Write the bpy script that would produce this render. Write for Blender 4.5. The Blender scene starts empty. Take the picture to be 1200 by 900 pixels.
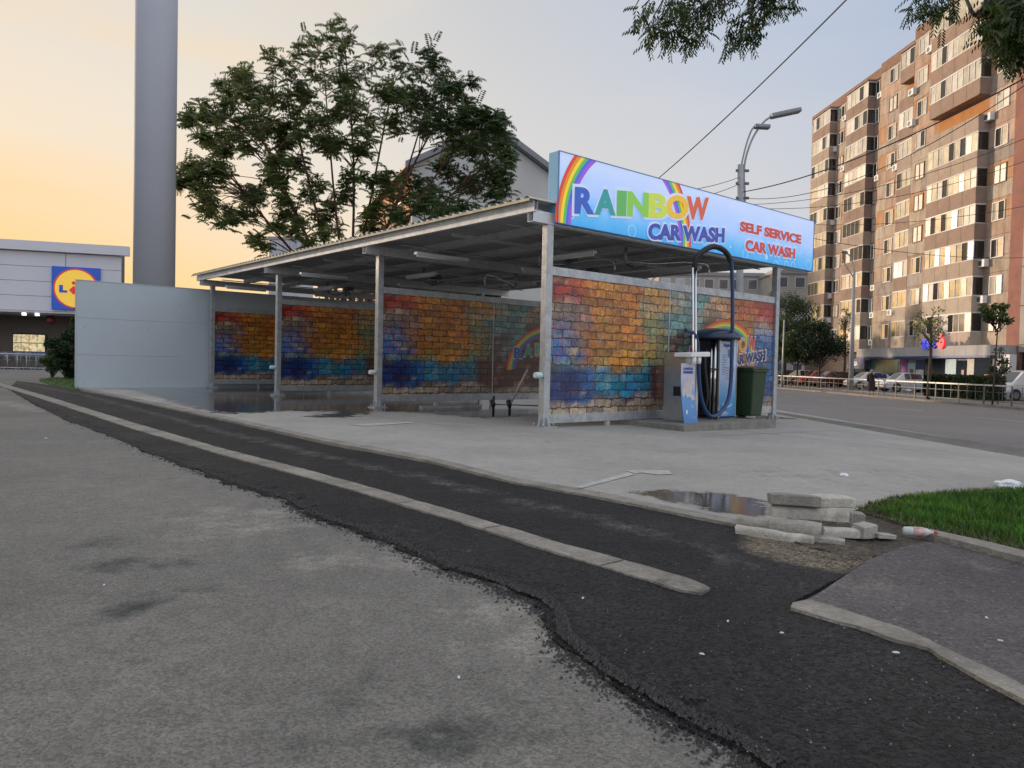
import bpy, bmesh, math, random
from mathutils import Vector, Matrix, noise
random.seed(7)
sc = bpy.context.scene
COL = sc.collection
R = math.radians
# ------------------------------------------------------------------ camera
F = 880.0; CAMZ = 1.05; PITCH = R(1.63); ROLL = 0.0228
cam = bpy.data.cameras.new('camera'); camo = bpy.data.objects.new('camera', cam); COL.objects.link(camo)
cam.sensor_width = 36; cam.lens = F/1200*36; cam.clip_end = 5000; cam.clip_start = .05
CM = Matrix.Rotation(math.pi/2-PITCH, 3, 'X') @ Matrix.Rotation(ROLL, 3, 'Z')
camo.matrix_world = Matrix.Translation((0, 0, CAMZ)) @ CM.to_4x4()
sc.camera = camo
CAMP = Vector((0, 0, CAMZ))

def ray(px, py):
    return (CM @ Vector(((px-600)/F, (450-py)/F, -1))).normalized()
def at(px, py, y):                    # world point seen at that spot of the photograph, y metres ahead
    d = ray(px, py); return CAMP + d*(y/d.y)
# street frame: l = metres to the right of the street's line, d = metres along it
SA = R(2.93)
SX = Vector((math.cos(SA), math.sin(SA), 0)); SY = Vector((-math.sin(SA), math.cos(SA), 0))
def st(l, d, z=0): return SX*l + SY*d + Vector((0, 0, z))
def lat(x, y): return x*SX.x + y*SX.y
def sd(l, px): return l*F/(px-555) - .0511*l      # street distance at which offset l meets column px
_G = [(-999, 0), (1, 0), (6.6, -.13), (12, -.36), (26, -.62), (9999, -.62)]
def gl(l):
    for (a, za), (b, zb) in zip(_G, _G[1:]):
        if l <= b: return za + (zb-za)*(l-a)/(b-a)
    return -.62
def gz(x, y): return gl(lat(x, y))
def gp(px, py, off=0):                # where that spot of the photograph meets the ground
    d = ray(px, py); z = 0
    for _ in range(12):
        if d.z > -1e-4: return CAMP + d*400
        p = CAMP + d*((z+off-CAMZ)/d.z); z = gz(p.x, p.y)
    return p
# car wash frame: v = across the bays (to the right and away), u = along the row (to the left and away)
P0 = Vector((.52, 12.0, 0)); CA = R(40.4)
CV = Vector((math.cos(CA), math.sin(CA), 0)); CU = Vector((-math.sin(CA), math.cos(CA), 0))
def cp(v, u, z=0): return P0 + CV*v + CU*u + Vector((0, 0, z))
def tocp(p): q = p-P0; return q.dot(CV), q.dot(CU)
def onU(px, py, u):                   # spot of the photograph on the upright plane u = const -> (v, z)
    d = ray(px, py); t = (P0 + CU*u - CAMP).dot(CU)/d.dot(CU); p = CAMP + d*t
    return (p-P0).dot(CV), p.z

# ------------------------------------------------------------------ materials
MATS = {}
def nt(name):
    m = bpy.data.materials.new(name); m.use_nodes = True
    n = m.node_tree.nodes; l = m.node_tree.links
    b = n['Principled BSDF']
    return m, n, l, b
def rgb(c): return (c[0], c[1], c[2], 1)
def mat(name, col, rough=.6, metal=0, var=.18, scale=4, bump=0, bscale=60, emit=0, dirt=0, spec=.5, stretch=None, alpha=None, transl=0):
    if name in MATS: return MATS[name]
    m, n, l, b = nt(name)
    b.inputs['Roughness'].default_value = rough; b.inputs['Metallic'].default_value = metal
    b.inputs['Specular IOR Level'].default_value = spec
    tc = n.new('ShaderNodeTexCoord'); mp = n.new('ShaderNodeMapping'); l.new(tc.outputs['Object'], mp.inputs[0])
    if stretch: mp.inputs['Scale'].default_value = stretch
    ns = n.new('ShaderNodeTexNoise'); ns.inputs['Scale'].default_value = scale; ns.inputs['Detail'].default_value = 8
    ns.inputs['Roughness'].default_value = .65
    l.new(mp.outputs[0], ns.inputs[0])
    r = n.new('ShaderNodeValToRGB'); r.color_ramp.elements[0].position = .28; r.color_ramp.elements[1].position = .72
    r.color_ramp.elements[0].color = rgb([c*(1-var) for c in col]); r.color_ramp.elements[1].color = rgb([min(1, c*(1+var)) for c in col])
    l.new(ns.outputs[0], r.inputs[0]); out = r.outputs[0]
    if dirt:
        n2 = n.new('ShaderNodeTexNoise'); n2.inputs['Scale'].default_value = scale*.35; n2.inputs['Detail'].default_value = 10
        n2.inputs['Roughness'].default_value = .75
        l.new(mp.outputs[0], n2.inputs[0])
        r2 = n.new('ShaderNodeValToRGB'); r2.color_ramp.elements[0].position = .5; r2.color_ramp.elements[1].position = .75
        r2.color_ramp.elements[1].color = (dirt,)*3+(1,)
        l.new(n2.outputs[0], r2.inputs[0])
        mx = n.new('ShaderNodeMixRGB'); mx.blend_type = 'MIX'; l.new(r2.outputs[0], mx.inputs[0]); l.new(out, mx.inputs[1])
        mx.inputs[2].default_value = (.07, .06, .05, 1); out = mx.outputs[0]
        rr = n.new('ShaderNodeMapRange'); rr.inputs[3].default_value = rough; rr.inputs[4].default_value = min(1, rough+.3)
        l.new(n2.outputs[0], rr.inputs[0]); l.new(rr.outputs[0], b.inputs['Roughness'])
    l.new(out, b.inputs['Base Color'])
    if bump:
        n3 = n.new('ShaderNodeTexNoise'); n3.inputs['Scale'].default_value = bscale; n3.inputs['Detail'].default_value = 6
        l.new(tc.outputs['Object'], n3.inputs[0])
        bp = n.new('ShaderNodeBump'); bp.inputs['Strength'].default_value = bump; bp.inputs['Distance'].default_value = .01
        l.new(n3.outputs[0], bp.inputs['Height']); l.new(bp.outputs[0], b.inputs['Normal'])
    if emit:
        l.new(out, b.inputs['Emission Color']); b.inputs['Emission Strength'].default_value = emit
    MATS[name] = m; return m

galv = mat('galvanised_steel', (.42, .44, .45), .42, .75, .22, 9, dirt=.35)
galv_lt = mat('galvanised_light', (.62, .64, .65), .5, .35, .15, 9, dirt=.2)
galv_dark = mat('painted_dark_steel', (.10, .11, .12), .5, .3, .25, 8)
steel = mat('stainless_steel', (.5, .5, .49), .28, .95, .12, 6, dirt=.3)
chrome = mat('polished_pipe', (.62, .62, .62), .16, 1, .05, 5)
blackm = mat('black_rubber', (.014, .014, .016), .55, 0, .3, 20)
rubber = mat('tyre_rubber', (.02, .02, .021), .8, 0, .3, 30)
whitep = mat('white_paint', (.72, .72, .70), .45, 0, .06, 5, dirt=.12)
panel_m = mat('sandwich_panel_grey', (.42, .475, .50), .38, 0, .035, .7, dirt=.06)
fixture_m = mat('lamp_housing_grey', (.70, .73, .72), .4, 0, .08, 6)
concrete_m = mat('concrete_cast', (.30, .29, .265), .85, 0, .28, 3.5, .5, 70, dirt=.5)
block_m = mat('concrete_kerbstone', (.42, .39, .33), .9, 0, .3, 11, 1.0, 80, dirt=.75)
_n = block_m.node_tree.nodes; _b = _n['Principled BSDF']; _o = _n.new('ShaderNodeObjectInfo'); _r = _n.new('ShaderNodeMapRange'); _r.inputs[3].default_value = .55; _r.inputs[4].default_value = 1.2
block_m.node_tree.links.new(_o.outputs['Random'], _r.inputs[0]); _s = _n.new('ShaderNodeVectorMath'); _s.operation = 'SCALE'
_lk = _b.inputs['Base Color'].links[0].from_socket; block_m.node_tree.links.new(_lk, _s.inputs[0]); block_m.node_tree.links.new(_r.outputs[0], _s.inputs['Scale']); block_m.node_tree.links.new(_s.outputs[0], _b.inputs['Base Color'])
glass_dark = mat('car_glass', (.02, .024, .028), .06, 0, .2, 3, spec=.9)

def attr_node(n, name):
    a = n.new('ShaderNodeAttribute'); a.attribute_name = name; return a

def ground_mat(name, cols, scale, bscale, bump, rough=.9, attrs=None, agg=.0, wet=False, bdist=.01, speck=0):
    """cols: three tones mixed by large noise; attrs: [(attribute, colour)] masks painted per vertex"""
    m, n, l, b = nt(name)
    tc = n.new('ShaderNodeTexCoord'); C = tc.outputs['Object']
    n1 = n.new('ShaderNodeTexNoise'); n1.inputs['Scale'].default_value = scale; n1.inputs['Detail'].default_value = 12
    n1.inputs['Roughness'].default_value = .68; l.new(C, n1.inputs[0])
    r = n.new('ShaderNodeValToRGB'); r.color_ramp.elements[0].position = .3; r.color_ramp.elements[1].position = .7
    r.color_ramp.elements[0].color = rgb(cols[0]); r.color_ramp.elements[1].color = rgb(cols[2])
    e = r.color_ramp.elements.new(.5); e.color = rgb(cols[1]); l.new(n1.outputs[0], r.inputs[0]); out = r.outputs[0]
    nf = n.new('ShaderNodeTexNoise'); nf.inputs['Scale'].default_value = 3.4; nf.inputs['Detail'].default_value = 13
    nf.inputs['Roughness'].default_value = .76; l.new(C, nf.inputs[0])
    wetfac = None
    for an, col in (attrs or []):
        a = attr_node(n, an)
        ad = n.new('ShaderNodeMath'); ad.operation = 'MULTIPLY_ADD'; l.new(nf.outputs[0], ad.inputs[0]); ad.inputs[1].default_value = 2.4; ad.inputs[2].default_value = -1.2
        ad2 = n.new('ShaderNodeMath'); ad2.operation = 'ADD'; l.new(ad.outputs[0], ad2.inputs[0]); l.new(a.outputs['Fac'], ad2.inputs[1])
        if an == 'wet':
            mr = n.new('ShaderNodeMapRange'); mr.inputs[1].default_value = .38; mr.inputs[2].default_value = .66
        else:
            mr = n.new('ShaderNodeMapRange'); mr.inputs[1].default_value = .55; mr.inputs[2].default_value = 1.10
        l.new(ad2.outputs[0], mr.inputs[0])
        mx = n.new('ShaderNodeMixRGB'); l.new(mr.outputs[0], mx.inputs[0]); l.new(out, mx.inputs[1])
        if an == 'wet':
            mx.blend_type = 'MULTIPLY'; wetfac = mr.outputs[0]
        mx.inputs[2].default_value = rgb(col); out = mx.outputs[0]
    nm_ = n.new('ShaderNodeTexNoise'); nm_.inputs['Scale'].default_value = 7; nm_.inputs['Detail'].default_value = 12; nm_.inputs['Roughness'].default_value = .78; l.new(C, nm_.inputs[0])
    mm_ = n.new('ShaderNodeMapRange'); mm_.inputs[1].default_value = .36; mm_.inputs[2].default_value = .64; mm_.inputs[3].default_value = .84 if wetfac is None else .90; mm_.inputs[4].default_value = 1.13 if wetfac is None else 1.08; l.new(nm_.outputs[0], mm_.inputs[0])
    ms_ = n.new('ShaderNodeVectorMath'); ms_.operation = 'SCALE'; l.new(out, ms_.inputs[0]); l.new(mm_.outputs[0], ms_.inputs['Scale']); out = ms_.outputs[0]
    # small dark stains
    ns_ = n.new('ShaderNodeTexNoise'); ns_.inputs['Scale'].default_value = 3.1; ns_.inputs['Detail'].default_value = 13; ns_.inputs['Roughness'].default_value = .82; l.new(C, ns_.inputs[0])
    nr_ = n.new('ShaderNodeMapRange'); nr_.inputs[1].default_value = .60; nr_.inputs[2].default_value = .70; nr_.inputs[3].default_value = 1; nr_.inputs[4].default_value = .62; l.new(ns_.outputs[0], nr_.inputs[0])
    mt_ = n.new('ShaderNodeVectorMath'); mt_.operation = 'SCALE'; l.new(out, mt_.inputs[0]); l.new(nr_.outputs[0], mt_.inputs['Scale']); out = mt_.outputs[0]
    # fine aggregate
    v = n.new('ShaderNodeTexVoronoi'); v.inputs['Scale'].default_value = bscale; l.new(C, v.inputs[0])
    if agg:
        vr = n.new('ShaderNodeMapRange'); vr.inputs[3].default_value = 1-agg; vr.inputs[4].default_value = 1+agg
        sp = n.new('ShaderNodeSeparateColor'); l.new(v.outputs['Color'], sp.inputs[0]); l.new(sp.outputs[0], vr.inputs[0])
        mv = n.new('ShaderNodeVectorMath'); mv.operation = 'SCALE'; l.new(out, mv.inputs[0]); l.new(vr.outputs[0], mv.inputs['Scale']); out = mv.outputs[0]
    if speck:
        v2 = n.new('ShaderNodeTexVoronoi'); v2.inputs['Scale'].default_value = bscale*.9; l.new(C, v2.inputs[0])
        sp2 = n.new('ShaderNodeSeparateColor'); l.new(v2.outputs['Color'], sp2.inputs[0])
        g = n.new('ShaderNodeMath'); g.operation = 'GREATER_THAN'; g.inputs[1].default_value = 1-speck; l.new(sp2.outputs[1], g.inputs[0])
        mm = n.new('ShaderNodeMixRGB'); l.new(g.outputs[0], mm.inputs[0]); l.new(out, mm.inputs[1]); mm.inputs[2].default_value = (.2, .19, .175, 1); out = mm.outputs[0]
    l.new(out, b.inputs['Base Color'])
    nb = n.new('ShaderNodeTexNoise'); nb.inputs['Scale'].default_value = bscale*.8; nb.inputs['Detail'].default_value = 5; l.new(C, nb.inputs[0])
    nlow_ = n.new('ShaderNodeTexNoise'); nlow_.inputs['Scale'].default_value = bscale*.16; nlow_.inputs['Detail'].default_value = 6; l.new(C, nlow_.inputs[0])
    lo2 = n.new('ShaderNodeMath'); lo2.operation = 'MULTIPLY_ADD'; l.new(nlow_.outputs[0], lo2.inputs[0]); lo2.inputs[1].default_value = 2.2; l.new(nb.outputs[0], lo2.inputs[2])
    sub = n.new('ShaderNodeMath'); sub.operation = 'SUBTRACT'; l.new(lo2.outputs[0], sub.inputs[0]); l.new(v.outputs['Distance'], sub.inputs[1])
    bp = n.new('ShaderNodeBump'); bp.inputs['Distance'].default_value = bdist; l.new(sub.outputs[0], bp.inputs['Height'])
    bp.inputs['Strength'].default_value = bump
    l.new(bp.outputs[0], b.inputs['Normal'])
    b.inputs['Roughness'].default_value = rough
    b.inputs['Specular IOR Level'].default_value = .35
    if wetfac is not None:
        rm = n.new('ShaderNodeMapRange'); rm.inputs[3].default_value = rough; rm.inputs[4].default_value = .06; l.new(wetfac, rm.inputs[0]); l.new(rm.outputs[0], b.inputs['Roughness'])
        bm_ = n.new('ShaderNodeMapRange'); bm_.inputs[3].default_value = bump; bm_.inputs[4].default_value = .015; l.new(wetfac, bm_.inputs[0]); l.new(bm_.outputs[0], bp.inputs['Strength'])
    return m

asph_old = ground_mat('old_asphalt', [(.130, .123, .109), (.170, .161, .142), (.210, .197, .172)], .45, 120, .6,
                      attrs=[('dust', (.31, .288, .25)), ('dark', (.050, .055, .048))], agg=.32, speck=.0)
asph_new = ground_mat('fresh_asphalt', [(.014, .014, .0145), (.023, .0225, .023), (.040, .039, .038)], .9, 85, 1.0, rough=.65,
                      attrs=[('worn', (.125, .118, .108)), ('dust', (.2, .165, .115))], agg=.85, bdist=.016)
_q = asph_new.node_tree.nodes['Principled BSDF']; _q.inputs['Specular IOR Level'].default_value = .22
asph_mid = ground_mat('worn_asphalt', [(.068, .062, .062), (.10, .09, .088), (.13, .117, .112)], .9, 90, .6,
                      attrs=[('dust', (.2, .18, .15))], agg=.35, speck=.012)
street_m = ground_mat('street_asphalt', [(.13, .12, .118), (.155, .145, .14), (.185, .17, .165)], .25, 60, .35, rough=.7, agg=.25)
conc_pad = ground_mat('wash_floor_concrete', [(.25, .238, .214), (.31, .296, .266), (.365, .348, .312)], .5, 50, .22, rough=.8,
                      attrs=[('dark', (.13, .12, .11)), ('wet', (.28, .27, .26))], agg=.07)
conc_kerb = ground_mat('kerb_concrete', [(.15, .137, .115), (.235, .216, .182), (.31, .287, .245)], 2.0, 60, .5, agg=.15, attrs=[('dark', (.06, .055, .05))])
soil_m = ground_mat('bare_soil', [(.05, .042, .034), (.085, .07, .053), (.15, .12, .085)], 1.8, 40, .9, agg=.4, bdist=.03)
ground_m = ground_mat('open_ground', [(.07, .07, .05), (.09, .085, .065), (.11, .10, .08)], .3, 20, .5)
band_m = ground_mat('gravel_verge', [(.24, .22, .19), (.31, .29, .25), (.37, .35, .31)], 1.2, 40, .5, agg=.3)

# ------------------------------------------------------------------ mesh helpers
class B:
    def __init__(s): s.v = []; s.f = []; s.sm = []; s.c = []
    def add(s, vs, fs, smooth=False, col=None):
        o = len(s.v); s.v += [Vector(p) for p in vs]
        for f in fs: s.f.append([i+o for i in f]); s.sm.append(smooth); s.c.append(col)
        return s
    def box(s, x0, x1, y0, y1, z0, z1, col=None):
        vs = [(x0,y0,z0),(x1,y0,z0),(x1,y1,z0),(x0,y1,z0),(x0,y0,z1),(x1,y0,z1),(x1,y1,z1),(x0,y1,z1)]
        return s.add(vs, [(0,3,2,1),(4,5,6,7),(0,1,5,4),(1,2,6,5),(2,3,7,6),(3,0,4,7)], col=col)
    def cbox(s, c, sx, sy, sz, M=None, bev=0):
        M = M or Matrix.Identity(3); c = Vector(c)
        if bev:
            bm = bmesh.new(); bmesh.ops.create_cube(bm, size=1)
            for v in bm.verts: v.co = Vector((v.co.x*sx, v.co.y*sy, v.co.z*sz))
            bmesh.ops.bevel(bm, geom=bm.edges[:], offset=bev, segments=2, affect='EDGES', profile=.6)
            bm.verts.index_update()
            return s.add([c+M@v.co for v in bm.verts], [[v.index for v in f.verts] for f in bm.faces])
        vs = [c + M@Vector((a*sx/2, b*sy/2, d*sz/2)) for a, b, d in ((-1,-1,-1),(1,-1,-1),(1,1,-1),(-1,1,-1),(-1,-1,1),(1,-1,1),(1,1,1),(-1,1,1))]
        return s.add(vs, [(0,3,2,1),(4,5,6,7),(0,1,5,4),(1,2,6,5),(2,3,7,6),(3,0,4,7)])
    def tube(s, pts, r, n=8, cap=True, smooth=True):
        pts = [Vector(p) for p in pts]; k = len(pts)
        rs = r if isinstance(r, (list, tuple)) else [r]*k
        ref = None; vs = []
        for i, p in enumerate(pts):
            t = (pts[min(i+1, k-1)]-pts[max(i-1, 0)])
            t = t.normalized() if t.length > 1e-9 else Vector((0,0,1))
            if ref is None: ref = t.orthogonal().normalized()
            ref = (ref - t*ref.dot(t)); ref = ref.normalized() if ref.length > 1e-6 else t.orthogonal().normalized()
            bt = t.cross(ref)
            for j in range(n):
                a = 2*math.pi*j/n; vs.append(p + ref*math.cos(a)*rs[i] + bt*math.sin(a)*rs[i])
        fs = [(i*n+j, i*n+(j+1)%n, (i+1)*n+(j+1)%n, (i+1)*n+j) for i in range(k-1) for j in range(n)]
        s.add(vs, fs, smooth)
        if cap:
            o = len(s.v)-k*n
            s.f.append([o+j for j in range(n-1, -1, -1)]); s.sm.append(False); s.c.append(None)
            s.f.append([o+(k-1)*n+j for j in range(n)]); s.sm.append(False); s.c.append(None)
        return s
    def lathe(s, prof, c=(0,0,0), n=24, sx=1, sy=1, smooth=True, M=None):
        c = Vector(c); M = M or Matrix.Identity(3); vs = []
        for r_, z in prof:
            for j in range(n):
                a = 2*math.pi*j/n; vs.append(c + M@Vector((r_*math.cos(a)*sx, r_*math.sin(a)*sy, z)))
        k = len(prof)
        s.add(vs, [(i*n+j, i*n+(j+1)%n, (i+1)*n+(j+1)%n, (i+1)*n+j) for i in range(k-1) for j in range(n)], smooth)
        o = len(s.v)-k*n
        s.f.append([o+j for j in range(n-1,-1,-1)]); s.sm.append(False); s.c.append(None)
        s.f.append([o+(k-1)*n+j for j in range(n)]); s.sm.append(False); s.c.append(None)
        return s
    def prism(s, poly, axis, a, b):
        """poly 2D points extruded along axis from a to b"""
        def P(q, t):
            return {'x': (t, q[0], q[1]), 'y': (q[0], t, q[1]), 'z': (q[0], q[1], t)}[axis]
        k = len(poly); vs = [P(q, a) for q in poly] + [P(q, b) for q in poly]
        return s.add(vs, [tuple(range(k-1,-1,-1)), tuple(range(k, 2*k))] + [(i, (i+1)%k, k+(i+1)%k, k+i) for i in range(k)])
    def obj(s, name, m, parent=None, loc=None, rotz=None, bevel=0, fix=True):
        me = bpy.data.meshes.new(name); me.from_pydata([tuple(p) for p in s.v], [], s.f)
        me.polygons.foreach_set('use_smooth', s.sm)
        if any(c is not None for c in s.c):
            ca = me.color_attributes.new('Col', 'FLOAT_COLOR', 'CORNER')
            for p, c in zip(me.polygons, s.c):
                for li in p.loop_indices: ca.data[li].color = rgb(c or (.5,.5,.5))
        if fix:
            bm = bmesh.new(); bm.from_mesh(me); bmesh.ops.recalc_face_normals(bm, faces=bm.faces); bm.to_mesh(me); bm.free()
        for mm in (m if isinstance(m, list) else [m]): me.materials.append(mm)
        o = bpy.data.objects.new(name, me); COL.objects.link(o)
        if parent: o.parent = parent
        if loc is not None: o.location = loc
        if rotz is not None: o.rotation_euler = (0, 0, rotz)
        if bevel:
            bv = o.modifiers.new('bevel', 'BEVEL'); bv.width = bevel; bv.segments = 2; bv.limit_method = 'ANGLE'; bv.angle_limit = R(40)
        return o

def tag(o, label=None, cat=None, group=None, kind=None):
    if label: o['label'] = label
    if cat: o['category'] = cat
    if group: o['group'] = group
    if kind: o['kind'] = kind
    return o
def thing(name, label, cat, loc=(0,0,0), rotz=0, group=None):
    o = bpy.data.objects.new(name, None); COL.objects.link(o); o.location = loc; o.rotation_euler = (0, 0, rotz)
    o.empty_display_size = .2
    return tag(o, label, cat, group)
def dup(root, loc, rotz, label=None, group=None):
    r = root.copy(); COL.objects.link(r); r.location = loc; r.rotation_euler = (0, 0, rotz)
    if label: r['label'] = label
    if group: r['group'] = group
    for ch in list(root.children):
        c = ch.copy(); COL.objects.link(c); c.parent = r
        for g in ch.children:
            d = g.copy(); COL.objects.link(d); d.parent = c
    return r

_font = None
def text_b(string, w, h, bold=.02, ext=.006):
    """text as mesh data scaled to w x h, in the local xz plane facing -y"""
    cu = bpy.data.curves.new('txt', 'FONT'); cu.body = string; cu.size = 1; cu.offset = bold; cu.extrude = .01; cu.resolution_u = 4
    ob = bpy.data.objects.new('txt', cu); COL.objects.link(ob)
    bpy.context.view_layer.update()
    me = bpy.data.meshes.new_from_object(ob.evaluated_get(bpy.context.evaluated_depsgraph_get()))
    vs = [v.co.copy() for v in me.vertices]; fs = [list(p.vertices) for p in me.polygons]
    bpy.data.objects.remove(ob); bpy.data.curves.remove(cu); bpy.data.meshes.remove(me)
    x0 = min(v.x for v in vs); x1 = max(v.x for v in vs); y0 = min(v.y for v in vs); y1 = max(v.y for v in vs)
    out = [Vector(((v.x-x0)/(x1-x0)*w, -ext if v.z > 0 else 0, (v.y-y0)/(y1-y0)*h)) for v in vs]
    b = B(); b.add(out, fs); b.aspect = (x1-x0)/(y1-y0); return b

# ------------------------------------------------------------------ ground sheets
def inpoly(x, y, P):
    c = False; j = len(P)-1
    for i in range(len(P)):
        xi, yi = P[i][0], P[i][1]; xj, yj = P[j][0], P[j][1]
        if (yi > y) != (yj > y) and x < (xj-xi)*(y-yi)/(yj-yi)+xi: c = not c
        j = i
    return c
def dpoly(x, y, P):
    m = 1e9; p = Vector((x, y)); k = len(P)
    for i in range(k):
        a = Vector(P[i][:2]); b = Vector(P[(i+1)%k][:2]); ab = b-a
        t = max(0, min(1, (p-a).dot(ab)/max(ab.length_squared, 1e-9))); m = min(m, (p-a-ab*t).length)
    return m if inpoly(x, y, P) else -m
def rag(P, amp, step, closed=True, rng=None):
    """roughen an outline"""
    out = []; k = len(P); rnd = random.Random(3)
    for i in range(k):
        a = Vector(P[i][:2]); b = Vector(P[(i+1)%k][:2]); L = (b-a).length; n = max(1, int(min(L/step, 150)))
        nr = Vector((-(b-a).y, (b-a).x)).normalized() if L > 0 else Vector((0,0))
        for j in range(n):
            q = a+(b-a)*j/n
            if rng is None or rng(q): q = q + nr*amp*(noise.noise(Vector((q.x*3, q.y*3, 1)))*1.5 + noise.noise(Vector((q.x*11, q.y*11, 5))))
            out.append((q.x, q.y))
    return out
def sheet(name, P, off, m, step=1.0, skirt=.05, attrs=None, kind='structure', label=None, relief=None):
    bm = bmesh.new(); vs = [bm.verts.new((p[0], p[1], 0)) for p in P]; bm.faces.new(vs)
    bmesh.ops.triangulate(bm, faces=bm.faces[:])
    ls = [lat(p[0], p[1]) for p in P]; ds = [Vector((p[0], p[1], 0)).dot(SY) for p in P]
    def cut(nrm, lo, hi, stp):
        k = math.ceil(lo/stp)
        while k*stp < hi:
            bmesh.ops.bisect_plane(bm, geom=bm.verts[:]+bm.edges[:]+bm.faces[:], plane_co=nrm*(k*stp), plane_no=nrm); k += 1
    cut(SX, max(min(ls), -40), min(max(ls), 40), step); cut(SY, max(min(ds), -10), min(max(ds), 60), step)
    for l0 in (1, 6.6, 12, 26):
        bmesh.ops.bisect_plane(bm, geom=bm.verts[:]+bm.edges[:]+bm.faces[:], plane_co=SX*l0, plane_no=SX)
    be = [e for e in bm.edges if len(e.link_faces) == 1]
    for v in bm.verts:
        v.co.z = gz(v.co.x, v.co.y)+off + (relief(v.co.x, v.co.y) if relief else 0)
    for f in bm.faces:
        f.normal_update()
        if f.normal.z < 0: f.normal_flip()
    if skirt:
        g = bmesh.ops.extrude_edge_only(bm, edges=be)
        for v in [x for x in g['geom'] if isinstance(x, bmesh.types.BMVert)]: v.co.z -= skirt
    me = bpy.data.meshes.new(name); bm.to_mesh(me); bm.free()
    for an, fn in (attrs or {}).items():
        a = me.attributes.new(an, 'FLOAT', 'POINT')
        for i, v in enumerate(me.vertices): a.data[i].value = fn(v.co.x, v.co.y)
    me.materials.append(m); o = bpy.data.objects.new(name, me); COL.objects.link(o)
    o['kind'] = kind
    if label: o['label'] = label
    return o
def G(*pts): return [tuple(gp(px, py).xy) for px, py in pts]
def blob(pts, sig):
    Q = [(gp(px, py).xy, s) for px, py, s in pts]
    return lambda x, y: min(1, sum(math.exp(-((Vector((x, y))-q).length/(s))**2) for q, s in Q))
def streak(A, w):
    Q = G(*A)
    def f(x, y):
        m = 1e9; p = Vector((x, y))
        for a, b in zip(Q, Q[1:]):
            a = Vector(a); b = Vector(b); ab = b-a; t = max(0, min(1, (p-a).dot(ab)/ab.length_squared)); m = min(m, (p-a-ab*t).length)
        return math.exp(-(m/w)**2)
    return f

# base ground to the horizon
gb = B(); xs = [-3000, -400, -60, -20, 1, 6.6, 12, 26, 60, 200, 3000]; ys = [-3000, -200, -20, 20, 60, 120, 400, 3000]
vs = [st(l, d, gl(l)-.12) for d in ys for l in xs]; nx = len(xs)
gb.add(vs, [(j*nx+i, j*nx+i+1, (j+1)*nx+i+1, (j+1)*nx+i) for j in range(len(ys)-1) for i in range(nx-1)])
tag(gb.obj('ground', ground_m), kind='structure')

# old asphalt of the lot
d1 = streak([(110, 640), (180, 715), (330, 770), (430, 830), (600, 885)], .12)
d2 = streak([(60, 560), (190, 640), (300, 690)], .15)
d3 = streak([(345, 845), (470, 893)], .10)
d4 = streak([(0, 620), (150, 745), (300, 860), (360, 900)], .16)
du = blob([(640, 765, .20), (575, 705, .30), (610, 740, .25), (420, 660, .35), (520, 650, .25), (290, 610, .8), (690, 830, .16), (600, 800, .14)], 0)
dk = blob([(600, 715, .12), (700, 840, .14), (640, 700, .10), (790, 885, .25), (60, 880, .3)], 0)
du2 = streak([(0, 470), (55, 483)], .35)
sheet('asphalt_lot', [tuple(st(9.6, -12).xy), tuple(st(9.6, 75).xy), tuple(st(-48, 75).xy), tuple(st(-48, -12).xy)], 0, asph_old, .35, 0,
      {'dust': lambda x, y: min(1, .85*du(x, y)+.9*du2(x, y)), 'dark': lambda x, y: min(1, 1.0*d1(x, y)+.55*d2(x, y)+.5*d3(x, y)+.35*d4(x, y)+.6*dk(x, y))})

# fresh asphalt laid beside the kerb strip
low = [(10, 456), (40, 474), (78, 493), (130, 511), (177, 532), (224, 550), (271, 568), (334, 587), (365, 607), (418, 623), (470, 644), (522, 668),
       (574, 684), (606, 698), (632, 706), (650, 722), (654, 750), (677, 770), (710, 797), (760, 825), (804, 852), (870, 885), (905, 908), (1000, 1000)]
up = [(1400, 1100), (1420, 935), (1200, 826), (1073, 758), (1010, 735), (940, 720), (925, 712), (980, 684), (1030, 652), (1010, 634), (930, 640), (868, 625), (864, 620), (705, 589), (600, 570),
      (501, 545), (386, 524), (261, 495), (150, 470), (99, 460), (60, 452), (20, 447)]
Pf = G(*low) + G(*up)
nlow = len(low)
lowset = G(*low)
def nearlow(q): return min((Vector(p)-q).length for p in lowset) < .9 and q.y < 40
dst = blob([(985, 650, .35), (940, 660, .3), (900, 640, .22), (1020, 665, .2)], 0)
w1 = streak([(20, 449), (99, 464), (261, 508), (386, 538), (501, 564), (640, 598), (760, 628), (880, 668)], .22); w2 = streak([(60, 478), (157, 516), (261, 552), (365, 588), (470, 624), (600, 668)], .06)
worn = lambda x, y: min(1, .80*w1(x, y)+.60*w2(x, y))
LOWP = [Vector(p) for p in G(*low)]
def rel(x, y):
    p = Vector((x, y)); m = 9
    if y < 14:
        for a, b in zip(LOWP, LOWP[1:]):
            ab = b-a; t = max(0, min(1, (p-a).dot(ab)/ab.length_squared)); m = min(m, (p-a-ab*t).length)
    return .006*noise.noise(Vector((x*2, y*2, 0))) + .013*math.exp(-((m-.09)/.09)**2)*(.7+.8*noise.noise(Vector((x*6, y*6, 2)))) + .004*noise.noise(Vector((x*9, y*9, 4))) - .020*math.exp(-(m/.055)**2)
sheet('fresh_asphalt', rag(Pf, .045, .05, rng=nearlow), .022, asph_new, .15, .035, {'dust': dst, 'worn': worn}, relief=rel)

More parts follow.
